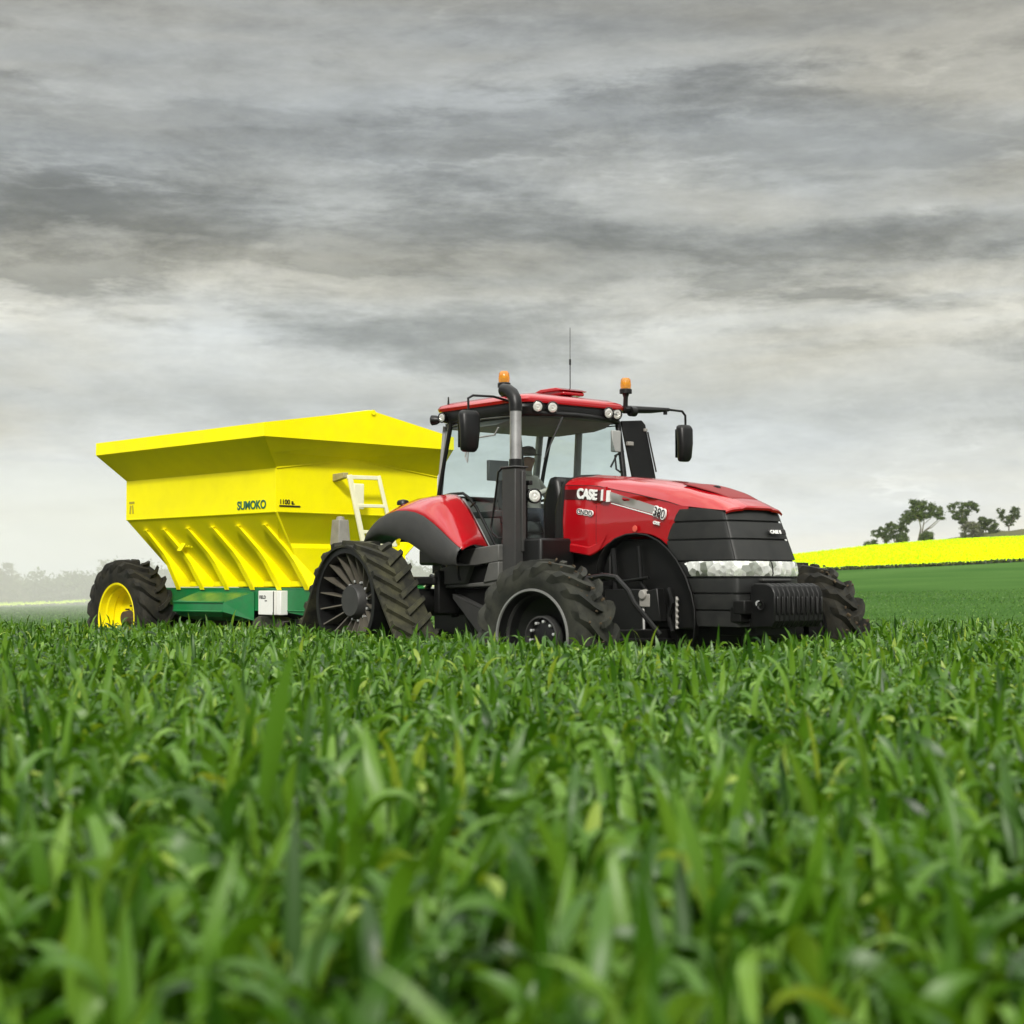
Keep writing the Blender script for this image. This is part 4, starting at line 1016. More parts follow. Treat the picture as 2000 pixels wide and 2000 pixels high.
# ================================================================== driver
def person():
    o = bpy.data.meshes.new('person'); 
    # joints: (x, y, z, radius) in tractor axes, seated
    J = [(0.02, 0, 2.12, .15), (0.0, 0, 2.30, .15), (-0.02, 0, 2.48, .155), (0.0, 0, 2.60, .09), (0.02, 0, 2.67, .055), (0.04, 0, 2.76, .085), (0.045, 0, 2.84, .088),   # 0-6 spine, neck, head
         (-0.01, -.17, 2.55, .065), (0.14, -.25, 2.33, .05), (0.40, -.22, 2.33, .042), (0.66, -.17, 2.40, .033), (0.74, -.15, 2.42, .03),   # 7-11 right arm
         (-0.01, .17, 2.55, .065), (0.14, .25, 2.33, .05), (0.40, .22, 2.33, .042), (0.66, .17, 2.40, .033), (0.74, .15, 2.42, .03),        # 12-16
         (0.12, -.11, 2.10, .10), (0.52, -.16, 2.12, .075), (0.66, -.16, 1.80, .055), (0.66, -.16, 1.76, .05), (0.82, -.16, 1.745, .035),  # 17-21 leg
         (0.12, .11, 2.10, .10), (0.52, .16, 2.12, .075), (0.66, .16, 1.80, .055), (0.66, .16, 1.76, .05), (0.82, .16, 1.745, .035)]
    E = [(0, 1), (1, 2), (2, 3), (3, 4), (4, 5), (5, 6), (2, 7), (7, 8), (8, 9), (9, 10), (10, 11), (2, 12), (12, 13), (13, 14), (14, 15), (15, 16),
         (0, 17), (17, 18), (18, 19), (19, 20), (20, 21), (0, 22), (22, 23), (23, 24), (24, 25), (25, 26)]
    o.from_pydata([j[:3] for j in J], E, []); o.update()
    ob = bpy.data.objects.new('person', o); COL.objects.link(ob)
    ob.rotation_euler = (0, 0, PT - math.pi / 2); ob.location = Vector(TO) + Matrix.Rotation(PT - math.pi / 2, 3, 'Z') @ Vector((0.15, 0.30, 0.02))
    m = ob.modifiers.new('skin', 'SKIN'); m.use_smooth_shade = True
    for i, j in enumerate(J): o.skin_vertices[0].data[i].radius = (j[3], j[3] * (1.15 if i < 4 else 1))
    o.skin_vertices[0].data[0].use_root = True
    ob.modifiers.new('sub', 'SUBSURF').render_levels = 2
    cl = bpy.data.materials.new('person_skin_and_clothes'); cl.use_nodes = True; t = cl.node_tree
    tcn = t.nodes.new('ShaderNodeTexCoord'); sp = t.nodes.new('ShaderNodeSeparateXYZ'); t.links.new(tcn.outputs['Object'], sp.inputs[0])
    def gt(src, v):
        n = t.nodes.new('ShaderNodeMath'); n.operation = 'GREATER_THAN'; n.inputs[1].default_value = v; t.links.new(src, n.inputs[0]); return n.outputs[0]
    def mixc(f, a, b):
        n = t.nodes.new('ShaderNodeMix'); n.data_type = 'RGBA'; t.links.new(f, n.inputs[0])
        for k, c in ((6, a), (7, b)):
            if isinstance(c, tuple): n.inputs[k].default_value = (*c, 1)
            else: t.links.new(c, n.inputs[k])
        return n.outputs[2]
    trousers = (0.02, 0.024, 0.035); shirt = (0.55, 0.53, 0.48); skin = (0.45, 0.28, 0.20); boots = (0.16, 0.07, 0.03)
    a = mixc(gt(sp.outputs[2], 1.80), boots, trousers); b_ = mixc(gt(sp.outputs[2], 2.20), a, shirt); c = mixc(gt(sp.outputs[2], 2.655), b_, skin)
    t.links.new(c, t.nodes['Principled BSDF'].inputs['Base Color']); t.nodes['Principled BSDF'].inputs['Roughness'].default_value = .8
    o.materials.append(cl)
    tag(ob, 'driver in light shirt and dark trousers sitting in the tractor cab', 'person')
    b = MB(); b.lathe([(2.85, 0.115), (2.86, 0.115), (2.87, 0.100), (2.92, 0.095), (2.955, 0.06), (2.965, 0)], (0.04, 0, 0), 'z', 24)
    b.prism([(0.05, 2.852), (0.05, 2.866), (0.22, 2.85), (0.22, 2.842)], -0.075, 0.075, 'y'); b.build('cap', mat('cap_cloth', (0.16, 0.15, 0.13), 0.9), ob, bev=0.006)
    b = MB(); b.tube([(0.125, 0, 2.81), (0.15, 0, 2.775), (0.125, 0, 2.765)], [0.012, 0.017, 0.014], 8)
    for s in (-1, 1): b.lathe([(0.118, 0.012), (0.125, 0)], (0, s * 0.032, 2.805), 'x', 8); b.lathe([(s * .085, .03), (s * .1, .025), (s * .1, 0)], (0.03, 0, 2.79), 'y', 10)
    b.build('face', mat('skin_tone', (0.42, 0.26, 0.19), 0.6), ob)
    for s in (-1, 1):
        for k in range(4):
            b = MB() if k == 0 else b
            y = s * (0.15 - 0.022 * k + 0.02); b.tube([(0.74, y, 2.415 + k * .012), (0.80, y, 2.43 + k * .012), (0.825, y, 2.405 + k * .012), (0.80, y, 2.385 + k * .012)], 0.0085, 6)
        b.tube([(0.73, s * .13, 2.40), (0.77, s * .10, 2.40), (0.80, s * .10, 2.41)], 0.010, 6); b.build('hand', mat('hand_skin', (0.42, 0.26, 0.19), 0.6), ob)
person()

# ================================================================== yellow spreader trailer
PTR = R_(43)
trailer = empty('spreader_trailer', (-1.974, 22.191, 0), PTR - math.pi / 2)
tag(trailer, 'bright yellow hopper trailer with green frame and ladder, hitched behind the red tractor', 'trailer')
S = trailer
YC = -0.2
XB = -3.78           # back of the hopper body
def yy(a): return YC + a
rim_h, body_h, low_h = 1.70, 1.28, 0.56
# body: vertical sided box
b = MB()
def ringpts(x0, x1, h, z, zf=None, zfm=None):
    return None
# body side walls
t = 0.0
F0, Zm = 0.0, 2.24
side = lambda s: [(XB, yy(s * body_h), 2.24), (XB, yy(s * body_h), 2.80), (F0, yy(s * body_h), 2.80), (F0, yy(s * body_h), 2.24)]
for s in (-1, 1): b.add(side(s), [(0, 1, 2, 3)])
b.add([(F0, yy(-body_h), 2.24), (F0, yy(-body_h), 2.80), (F0, yy(0), 2.97), (F0, yy(body_h), 2.80), (F0, yy(body_h), 2.24)], [(0, 1, 2, 3, 4)])
b.add([(XB, yy(-body_h), 2.24), (XB, yy(-body_h), 2.80), (XB, yy(0), 2.97), (XB, yy(body_h), 2.80), (XB, yy(body_h), 2.24)], [(0, 1, 2, 3, 4)])
b.build('hopper_body', M['yellow'], S, smooth=0, solid=0.02)
# lower hopper: sloping sides and two-stage front
LZ = 1.27
b = MB()
fx1, fz1, fh1 = -0.50, 1.82, 0.96
for s in (-1, 1):
    b.add([(XB, yy(s * body_h), 2.24), (F0, yy(s * body_h), 2.24), (-0.30, yy(s * low_h), LZ), (XB + 0.45, yy(s * low_h), LZ)], [(0, 1, 2, 3)])
b.add([(F0, yy(-body_h), 2.24), (F0, yy(body_h), 2.24), (-0.32, yy(fh1 + .02), 1.83), (-0.32, yy(-fh1 - .04), 1.83)], [(0, 1, 2, 3)])
b.add([(-0.315, yy(-fh1 - .04), 1.83), (-0.315, yy(fh1 + .04), 1.83), (-0.27, yy(fh1 + .0), 1.77), (-0.27, yy(-fh1 - .0), 1.77)], [(0, 1, 2, 3)])
b.add([(-0.27, yy(-fh1), 1.77), (-0.27, yy(fh1), 1.77), (-0.30, yy(low_h), LZ), (-0.30, yy(-low_h), LZ)], [(0, 1, 2, 3)])
b.add([(XB, yy(-body_h), 2.24), (XB, yy(body_h), 2.24), (XB + .45, yy(low_h), LZ), (XB + .45, yy(-low_h), LZ)], [(0, 1, 2, 3)])
b.build('lower_hopper', M['yellow'], S, smooth=0, solid=0.016)
b = MB()
b.tube([(F0 + .004, yy(-body_h) - .004, 2.24), (-0.29, yy(-low_h) - .012, LZ)], 0.016, 6); b.tube([(F0 + .004, yy(body_h) + .004, 2.24), (-0.29, yy(low_h) + .012, LZ)], 0.016, 6)
b.tube([(XB, yy(-body_h), 2.235), (F0, yy(-body_h), 2.235), (F0, yy(body_h), 2.235)], 0.012, 6)
b.tube([(F0 + .012, yy(-body_h), 2.80), (F0 + .012, yy(0), 2.97), (F0 + .012, yy(body_h), 2.80)], 0.012, 6)
b.build('corner_seam', M['yellow'], S)
# flared top with gabled front board
RZ0, RZ1 = 3.165, 3.335
RXF, RXB = 0.34, -3.93
b = MB()
for s in (-1, 1):
    b.add([(XB, yy(s * body_h), 2.80), (F0, yy(s * body_h), 2.80), (RXF, yy(s * rim_h), RZ0), (RXB, yy(s * rim_h), RZ0)], [(0, 1, 2, 3)])
mz = 3.03
b.add([(F0, yy(-body_h), 2.80), (F0, yy(0), 2.97), (F0, yy(body_h), 2.80), (0.17, yy(1.49), 2.9825), (0.03, yy(0), 2.995), (0.17, yy(-1.49), 2.9825)], [(0, 1, 4, 5), (1, 2, 3, 4)])
b.add([(0.17, yy(-1.49), 2.9825), (0.03, yy(0), 2.995), (0.17, yy(1.49), 2.9825), (RXF, yy(rim_h), RZ0), (RXF, yy(0), RZ0 + .02), (RXF, yy(-rim_h), RZ0)], [(0, 1, 4, 5), (1, 2, 3, 4)])
b.add([(XB, yy(-body_h), 2.80), (XB, yy(0), 2.97), (XB, yy(body_h), 2.80), (RXB, yy(rim_h), RZ0), (RXB, yy(0), RZ0), (RXB, yy(-rim_h), RZ0)], [(0, 1, 4, 5), (1, 2, 3, 4)])
b.build('hopper_flare', M['yellow'], S, smooth=0, solid=0.012)
b = MB()
for s in (-1, 1):
    b.add([(RXB, yy(s * rim_h), RZ0), (RXF, yy(s * rim_h), RZ0), (RXF, yy(s * rim_h), RZ1), (RXB, yy(s * rim_h), RZ1), (RXB, yy(s * (rim_h - .05)), RZ1), (RXF, yy(s * (rim_h - .05)), RZ1)], [(0, 1, 2, 3), (3, 2, 5, 4)])
for X_ in (RXF, RXB):
    b.add([(X_, yy(-rim_h), RZ0), (X_, yy(rim_h), RZ0), (X_, yy(rim_h), RZ1), (X_, yy(0), 3.61), (X_, yy(-rim_h), RZ1)], [(0, 1, 2, 3, 4)])
rimo = b.build('rim_board', M['yellow'], S, smooth=0, solid=0.02)
b = MB(); b.lathe([(RXF - .03, 0.0), (RXF - .03, 0.035), (RXF + .03, 0.035), (RXF + .03, 0.018), (RXF + .028, 0)], (0, yy(0.03), 3.585), 'x', 16); b.tube([(RXF - .03, yy(0), 3.59), (RXB, yy(0), 3.59)], 0.03, 8); b.build('tarp_tube', M['yellow'], S)
# load of lime inside
b = MB(); b.grid([[(x, yy(y_ * 1.25), 2.78 + 0.22 * (1 - abs(y_)) + .03 * math.sin(x * 5)) for y_ in np.linspace(-1, 1, 7)] for x in np.linspace(XB + .02, -.02, 12)]); b.build('lime_load', M['lime_dust'], S)
for o_ in S.children:
    if o_.name.split('.')[0] in ('hopper_body', 'hopper_flare', 'rim_board', 'lower_hopper', 'corner_seam', 'lime_load'):
        for v_ in o_.data.vertices:
            if v_.co.y > YC: v_.co.y = YC + (v_.co.y - YC) * (1.13 if v_.co.z < 2.97 else (0.975 if v_.co.z < 3.0 else 0.86))
# ribs
for k in range(6):
    xb = -3.08 + 0.63 * k
    y0, z0 = yy(-body_h), 2.24; y1, z1 = yy(-low_h), LZ
    def wall(q): return (y0 + (y1 - y0) * q, z0 + (z1 - z0) * q)
    for s in (-1, 1):
        out_ = []
        for q, e in ((0.16, 0.0), (0.165, 0.06), (0.35, 0.075), (0.52, 0.09), (0.66, 0.13), (0.82, 0.20), (0.95, 0.26), (1.02, 0.285)):
            y, z = wall(q); out_.append((y - e, z - e * .12))
        pts = out_ + [(yy(-low_h) - 0.24, LZ - 0.015), (yy(-low_h), LZ - 0.015), wall(0.16)]
        if s > 0: pts = [(2 * YC - y, z) for y, z in pts]
        # the rib leans back going up
        bb = MB(); bb.prism(pts, 0, 0.012, 'x')
        bb.prism([p for p in out_[:]] + [(p[0] + 0.012, p[1]) for p in out_[::-1]] if s < 0 else [(2 * YC - y, z) for y, z in out_] + [(2 * YC - y - .012, z) for y, z in out_[::-1]], -0.05, 0.045, 'x')
        bb.v = [(x + xb - 0.70 * max(0.0, z - LZ) * (0.80 if k else 0.55), y, z) for x, y, z in bb.v]
        bb.build('rib', M['yellow'], S, smooth=0)
b = MB()
for k in range(5):
    x = -2.9 + .62 * k; b.prism([(x, LZ - .01), (x + .03, LZ + .06), (x + .42, LZ + .06), (x + .45, LZ - .01)], yy(-low_h) - .20, yy(-low_h) - .03, 'y')
b.build('hopper_foot', M['yellow'], S, bev=0.006)
b = MB()
for x, z in ((-2.62, 1.83), (-2.55, 1.83), (-2.48, 1.82), (-1.0, 1.85), (-0.9, 1.85)): 
    q = (2.24 - z) / .97; y = yy(-body_h) + (body_h - low_h) * q; b.lathe([(y - .03, 0), (y - .03, .012), (y + .01, .012)], (x, 0, z), 'y', 8)
b.tube([(-3.05, -1.22, 1.90), (-2.95, -1.16, 1.80), (-2.75, -1.15, 1.80)], 0.008, 6)
b.build('rivets', M['yellow'], S)
b = MB(); b.box((-2.66, yy(-body_h) + .27, 1.87), (0.10, 0.015, 0.26), rot=Matrix.Rotation(R_(-36), 3, 'X')); b.build('inspection_plate', M['yellow'], S, bev=.004)

# green frame
b = MB()
b.box((-1.60, -0.98, 1.09), (3.75, 0.06, 0.31)); b.box((-1.60, -0.955, 1.235), (3.75, 0.12, 0.02)); b.box((-1.60, -0.955, 0.94), (3.75, 0.12, 0.02))
b.box((-1.60, 0.58, 1.09), (3.75, 0.06, 0.31)); b.box((-1.6, -0.2, 1.05), (3.7, 0.5, 0.16))
for x in (-3.3, -1.9, -0.5, 0.2): b.box((x, -0.2, 1.08), (0.10, 1.5, 0.22))
b.prism([(0.24, -0.98), (0.27, 0.58), (1.5, 0.0), (1.5, -0.12)], 0.96, 1.08, 'z')
b.build('green_frame', M['green'], S, bev=0.008)
b = MB(); b.prism([(-0.55, 0.93), (0.15, 0.93), (0.28, 0.82), (0.05, 0.87)], -1.0, -0.9, 'y'); b.build('frame_gusset', M['green'], S, bev=.004)
# green guard box hung on the side
b = MB()
b.grid([[(x, y, z) for x in np.linspace(a, c, 2)] for (y, z, a, c) in ((-1.02, 1.19, -2.55, -1.16), (-1.32, 1.045, -2.72, -1.45), (-1.33, 0.92, -2.72, -1.45), (-1.27, 0.85, -2.62, -1.55), (-1.12, 0.795, -2.45, -1.72))])
b.add([(-1.16, -1.02, 1.19), (-1.45, -1.32, 1.045), (-1.45, -1.33, 0.92), (-1.55, -1.27, 0.85), (-1.72, -1.12, 0.795), (-1.16, -1.02, 0.80)], [(0, 1, 2, 3, 4, 5)])
b.add([(-2.55, -1.02, 1.19), (-2.72, -1.32, 1.045), (-2.72, -1.33, 0.92), (-2.62, -1.27, 0.85), (-2.45, -1.12, 0.795), (-2.55, -1.02, 0.80)], [(0, 1, 2, 3, 4, 5)])
b.tube([(-2.72, -1.325, 1.045), (-1.45, -1.325, 1.045)], 0.013, 6); b.tube([(-2.71, -1.335, 0.92), (-1.46, -1.335, 0.92)], 0.010, 6)
b.build('side_guard', M['green'], S, smooth=0, solid=0.008)
b = MB()
b.box((-1.6, -0.2, 0.85), (3.3, 0.8, 0.3)); b.lathe([(-1.35, 0.09), (1.0, 0.09)], (-3.62, 0, 0.80), 'y', 16); b.box((-3.4, -.2, .9), (.7, .9, .2))
for x in (-1.2, -.3): b.lathe([(-1.0, 0.11), (0.5, 0.11)], (x, 0, 0.72), 'y', 18)
b.box((-2.6, -.9, .72), (.12, .2, .4)); b.box((-1.9, -.9, .72), (.12, .2, .4)); b.box((0.0, -0.85, 0.75), (0.12, 0.2, 0.4))
b.build('underframe', M['blackmetal'], S, bev=.015)
b = MB(); b.prism([(-1.22, 0.66), (-1.20, 0.80), (-1.05, 0.865), (-0.75, 0.85), (-0.45, 0.80), (-0.55, 0.67)], -1.02, -0.75, 'y'); b.build('gearbox_cover', M['lime_dust'] if False else mat('dull_grey_brown', (0.07, 0.062, 0.05), .7, var=.2), S, bev=.01)
# drawbar
b = MB(); b.tube([(1.4, -0.06, 1.0), (2.0, -0.06, 0.75), (2.9, -.02, 0.60)], 0.07, 8); b.tube([(0.3, 0.3, 1.15), (1.2, 0.2, 1.35), (2.2, 0.1, 1.2), (2.7, 0.1, 1.2)], 0.02, 6); b.tube([(0.3, 0.1, 1.15), (1.2, 0.0, 1.25), (2.2, -0.1, 1.1), (2.7, -.1, 1.1)], 0.018, 6); b.build('drawbar', M['green'], S)
# white control box
b = MB(); b.box((-0.68, -1.08, 1.045), (0.36, 0.16, 0.325)); bx = b.build('control_box', M['white'], S, bev=.01)
b = MB(); b.box((-0.44, -1.06, 1.045), (0.09, 0.12, 0.325)); b.build('box_side', M['white'], bx, bev=.01)
b = MB(); b.box((-0.50, -1.162, 1.045), (0.012, 0.006, 0.31)); b.build('box_edge', M['decal_black'], bx)
text('lettering', 'FIELD', 0.062, (-0.83, -1.162, 1.10), M['decal_black'], bx, ext=0.002, bold=.001)
text('lettering', 'tech', 0.028, (-0.70, -1.162, 1.065), M['decal_black'], bx, ext=0.002)
# lettering on the hopper
text('lettering', 'SUMOKO', 0.155, (-0.875, yy(-body_h) - .014, 2.285), M['decal_green'], S, ext=0.003, bold=.003, sx=1.02)
text('lettering', '1100 a.', 0.085, (0.014, yy(-1.235), 2.335), M['decal_black'], S, rz=90, ext=0.003, bold=.001, sx=.98)
b = MB(); b.box((0.014, yy(-1.07), 2.31), (0.008, 0.33, 0.018)); b.build('underline', M['decal_black'], S)
b = MB(); b.box((-3.62, yy(-body_h) - .012, 2.48), (0.14, 0.006, 0.03)); b.box((-3.66, yy(-body_h) - .012, 2.38), (0.03, 0.006, 0.12), rot=Matrix.Rotation(.15, 3, 'Y')); b.box((-3.59, yy(-body_h) - .012, 2.38), (0.03, 0.006, 0.12), rot=Matrix.Rotation(-.15, 3, 'Y')); b.build('warning_sticker', mat('faded_olive_print', (.42, .36, .02), .5), S)
# ladder
def ladder():
    b = MB()
    A = (0.26, -0.49, 2.74); B = (0.30, -0.27, 1.80); Cc = (0.26, 0.0, 2.75); D = (0.32, 0.24, 1.80)
    A, B, Cc, D = map(Vector, (A, B, Cc, D))
    def rail(p, q, wd, t=.03):
        d = (q - p).normalized(); s_ = d.cross(Vector((1, 0, 0))).normalized() * wd / 2; f = Vector((t / 2, 0, 0))
        b.add([p - s_ - f, p + s_ - f, p + s_ + f, p - s_ + f, q - s_ - f, q + s_ - f, q + s_ + f, q - s_ + f], [(0, 1, 2, 3), (4, 7, 6, 5), (0, 4, 5, 1), (1, 5, 6, 2), (2, 6, 7, 3), (3, 7, 4, 0)])
    rail(A, B, .075); rail(Cc, D, .055, .028)
    rail(A + Vector((0, -.035, -.03)), Cc + Vector((0, .03, -.03)), .055, .027)
    for q in (0.43, 0.80): rail(A.lerp(B, q), Cc.lerp(D, q), .045, .024)
    rail(B + Vector((0, -.03, .02)), D + Vector((0, .03, .02)), .04, .026)
    o = b.build('ladder', M['cream'], S, bev=.006)
    b2 = MB(); b2.box((0.275, -0.345, 2.46), (.02, .17, .34)); b2.build('ladder_plate', M['cream'], o, bev=.02)
    b3 = MB(); b3.prism([(0.01, 2.66), (0.01, 2.76), (0.25, 2.77), (0.25, 2.70)], -0.58, -0.50, 'y'); b3.build('ladder_bracket', mat('grimy_cream', (.35, .30, .14), .7, var=.3), o, bev=.006)
ladder()
b = MB(); b.box((0.08, -0.50, 1.98), (0.20, 0.20, 0.34), taper=.8); b.lathe([(2.15, .06), (2.19, .05), (2.20, 0)], (0.08, -.5, 0), 'z', 14); b.build('valve_box', M['lime_dust'], S, bev=.01)
# trailer wheels
def trailer_wheel(y, s):
    R, r, hw = 0.86, 0.50, 0.25
    wl = MB(); wl.lathe([(-hw * .86, r + .02), (-hw * .93, r + .012), (-hw * .90, r - .016), (-hw * .55, r - .03), (-hw * .5, r - .055), (-hw * .1, r - .07), (hw * .0, r - .055), (hw * .35, r - .075), (hw * .40, 0.36), (hw * .28, 0.24), (hw * .28, 0.0), (hw * .5, 0.0), (hw * .5, r - .05), (hw * .88, r - .01)], (0, 0, 0), 'y', 64)
    if s > 0: wl.v = [(x, -q, z) for x, q, z in wl.v]
    o = wl.build('trailer_wheel', M['yellow_rim'], S, smooth=30, loc=(-3.66, y, 0.80))
    tyre_mb(R, r, hw, 19, 0.058, 0.056, 0.38, seed=8, dirn=1).build('tyre', M['rubber_dark'], o, smooth=32)
    d = MB(); d.lathe([(s * .0, .0), (s * .0, .12), (s * .10, .10), (s * .10, 0)], (0, 0, 0), 'y', 20)
    for k in range(8):
        a = 2 * math.pi * k / 8; d.lathe([(s * -.06, .014), (s * .0, .014), (s * .0, 0)], (.18 * math.cos(a), 0, .18 * math.sin(a)), 'y', 6)
    d.build('hub', M['mud'], o)
    rg = random.Random(2); d = MB()
    if s < 0:
        for k in range(26):
            a = rg.uniform(-.2, 1.0); q = rg.uniform(.12, .42); c = (q * math.cos(a) * .8 + .08, -.06 + rg.uniform(-.03, .03), q * math.sin(a) * .8 - .12)
            e = rg.uniform(.02, .05); d.box(c, (e * 2, e, e * 1.4), rot=Matrix.Rotation(rg.uniform(0, 3), 3, 'Y') @ Matrix.Rotation(rg.uniform(0, 3), 3, 'X'))
        d.build('mud_clod', M['mud'], o, bev=.008)
trailer_wheel(-1.48, -1); trailer_wheel(1.10, 1)

# ================================================================== trees
def quads_cloud(name, pts, nrm_j, size, tint, mt, parent=None, aspect=1.0):
    """many small leaf faces at pts"""
    n = len(pts); pts = np.asarray(pts)
    d = rng.normal(size=(n, 3)); d /= np.linalg.norm(d, axis=1)[:, None]
    e = np.cross(d, rng.normal(size=(n, 3))); e /= np.linalg.norm(e, axis=1)[:, None]
    sz = size * rng.uniform(0.6, 1.4, n)[:, None]
    a, b_ = d * sz, e * sz * aspect
    V = np.stack([pts - a, pts - b_ * .6, pts + a, pts + b_ * .6], 1).reshape(-1, 3)
    return raw_mesh(name, V, np.arange(4 * n).reshape(-1, 4), np.repeat(tint, 4), mt, parent)
def raw_mesh(name, V, Q, tint, mt, parent=None, smooth=False):
    me = bpy.data.meshes.new(name)
    me.vertices.add(len(V)); me.vertices.foreach_set('co', V.astype(np.float32).ravel())
    me.loops.add(Q.size); me.loops.foreach_set('vertex_index', Q.astype(np.int32).ravel())
    me.polygons.add(len(Q)); me.polygons.foreach_set('loop_start', np.arange(0, Q.size, 4, dtype=np.int32))
    me.polygons.foreach_set('use_smooth', np.full(len(Q), smooth))
    at = me.attributes.new('tint', 'FLOAT', 'POINT'); at.data.foreach_set('value', tint.astype(np.float32))
    me.materials.append(mt); me.update(calc_edges=True); 
    o = bpy.data.objects.new(name, me); COL.objects.link(o)
    if parent: o.parent = parent
    return o
def tree(name, label, cat, base, limbs, blobs, nclump, per, lsize, mt, group, csize=0.5, bark='bark'):
    """limbs: list of polylines [(x,z,(y),r)], blobs: list of (cx,cz,rx,rz) crown regions in metres relative to base; depth is real"""
    root = empty(name, base); tag(root, label, cat, group)
    b = MB()
    for lp in limbs:
        b.tube([(p[0], p[3] if len(p) > 3 else 0, p[1]) for p in lp], [p[2] for p in lp], 7)
    b.build('trunk', M[bark], root)
    P = []; tn = []
    tot = sum(bl[2] * bl[3] for bl in blobs)
    for (cx, cz, rx, rz) in blobs:
        k = max(2, int(nclump * 1.3 * rx * rz / tot))
        for _ in range(k):
            v = rng.normal(size=3); v /= np.linalg.norm(v); v *= rng.uniform(0.35, 1.0) ** 0.6
            c = np.array([cx + v[0] * rx, v[1] * rx * 0.9, cz + v[2] * rz])
            q = rng.normal(size=(int(per * .8), 3)) * csize * .92 * rng.uniform(.5, 1.1) * np.array([1, 1, .7]) * .5
            P.append(c + q); tn.append(np.clip(rng.uniform(.15, .85) + rng.normal(0, .15, int(per * .8)), 0, 1))
    quads_cloud('crown', np.concatenate(P), 0, lsize, np.concatenate(tn), mt, root)
    return root
def on_crest(u, Y=266.0):
    X = (u - 1000) / 3200 * Y; return X, Y, float(z_canola(np.array([X]), np.array([Y]))[0])
G = 'trees on the crest behind the canola'
def W(px): return px / 3200 * 266     # photo pixels to metres at the crest
# spec: label, u centre, crown blobs as (du, dv_up, ru, rv) in photo pixels relative to the base point
def add_tree(name, label, u, limbs_px, blobs_px, ncl, per, ls, mt='tree_leaf', cs=0.45, dy=0.0, dz=0.0, cat='tree', bark='bark'):
    X, Y, Z = on_crest(u, 266 + dy)
    limbs = [[(W(a), W(b_), r, d) for a, b_, r, d in lp] for lp in limbs_px]
    blobs = [(W(a), W(b_), W(c), W(d)) for a, b_, c, d in blobs_px]
    return tree(name, label, cat, (X, Y, Z - 0.15 + dz), limbs, blobs, ncl, per, ls, M[mt], G, cs, bark)
add_tree('bush', 'low dark bush at the lower left end of the tree row on the yellow crest', 1702, [[(0, 0, .1, 0), (2, 8, .05, 0)]], [(-4, 4, 9, 4), (6, 7, 8, 6)], 26, 60, .12, cat='bush')
add_tree('tree', 'low spreading dark tree just left of the tallest tree on the yellow crest', 1738,
         [[(-8, 0, .14, 0), (-10, 12, .1, 0), (-22, 26, .05, .6)], [(-8, 0, .12, 0), (0, 20, .09, 0), (14, 36, .05, -.5)], [(12, 0, .14, .3), (14, 18, .09, .3), (30, 32, .05, 0)], [(12, 0, .1, .3), (4, 30, .05, .6)]],
         [(-24, 22, 13, 8), (-12, 28, 12, 9), (-6, 14, 12, 9), (6, 34, 14, 9), (20, 34, 13, 8), (28, 26, 10, 6), (10, 20, 10, 8), (34, 44, 7, 6), (0, 42, 7, 4)], 105, 70, .12, cs=.42)
add_tree('shrub', 'dense green conical shrub under the low spreading tree left of the tallest tree', 1762, [[(0, 0, .08, 0), (0, 10, .04, 0)]], [(0, 9, 11, 10), (2, 18, 6, 5)], 60, 80, .12, cat='shrub', dy=-2)
add_tree('tree', 'tallest umbrella shaped tree with bare forked trunk on the yellow crest', 1793,
         [[(0, 0, .17, 0), (2, 10, .15, 0), (14, 24, .11, 0), (28, 34, .08, .3), (44, 48, .05, .5)], [(2, 10, .14, 0), (6, 28, .11, 0), (2, 44, .07, -.4), (-10, 56, .04, -.8)], [(8, 20, .12, 0), (12, 36, .09, .2), (14, 52, .06, .4), (18, 66, .03, .6)], [(12, 36, .06, .2), (24, 48, .04, -.6)], [(14, 24, .09, 0), (26, 30, .06, -.6), (40, 44, .04, -1)]],
         [(0, 64, 16, 13), (-14, 54, 14, 10), (-24, 46, 11, 7), (14, 72, 17, 9), (34, 62, 14, 11), (46, 52, 8, 7), (18, 54, 14, 6), (-4, 78, 10, 5), (6, 48, 8, 4), (-30, 36, 6, 6)], 175, 75, .12, cs=.45)
add_tree('shrub', 'round green shrub at the foot of the tallest tree on its right', 1809, [[(0, 0, .08, 0), (0, 10, .04, 0)]], [(0, 10, 12, 9), (5, 13, 8, 7)], 60, 80, .12, cat='shrub', dy=-1.5)
add_tree('tree', 'ragged open tree leaning left beside the pale shrubs on the grass bank', 1885,
         [[(0, 0, .14, 0), (-2, 20, .12, 0), (-14, 44, .08, 0), (-26, 62, .04, 0)], [(-2, 20, .1, 0), (4, 44, .07, .4), (14, 62, .04, .6)], [(-8, 34, .06, -.4), (-4, 56, .04, -.6)]],
         [(-26, 58, 8, 9), (-16, 44, 10, 9), (-4, 64, 10, 6), (10, 66, 10, 7), (20, 62, 8, 6), (0, 50, 13, 9), (-6, 34, 12, 8), (-14, 68, 5, 3), (24, 54, 5, 4)], 105, 62, .12, cs=.42, dy=6, dz=.7)
add_tree('pale_shrub', 'pale silvery twiggy shrub between the ragged tree and the round grey green one', 1893, [[(0, 0, .08, 0), (0, 24, .04, 0)], [(0, 0, .08, 0), (14, 20, .03, 0)]], [(0, 16, 20, 15), (16, 14, 14, 13), (4, 28, 14, 7)], 95, 80, .10, mt='pale_leaf', cat='shrub', dy=4, dz=.3)
add_tree('tree', 'round grey green bushy tree right of the pale twiggy shrub', 1926, [[(0, 0, .1, 0), (0, 22, .06, 0)]], [(-4, 30, 13, 10), (10, 24, 14, 12), (16, 12, 10, 8), (-8, 18, 10, 9)], 90, 80, .11, cs=.42, dy=7, dz=.7)
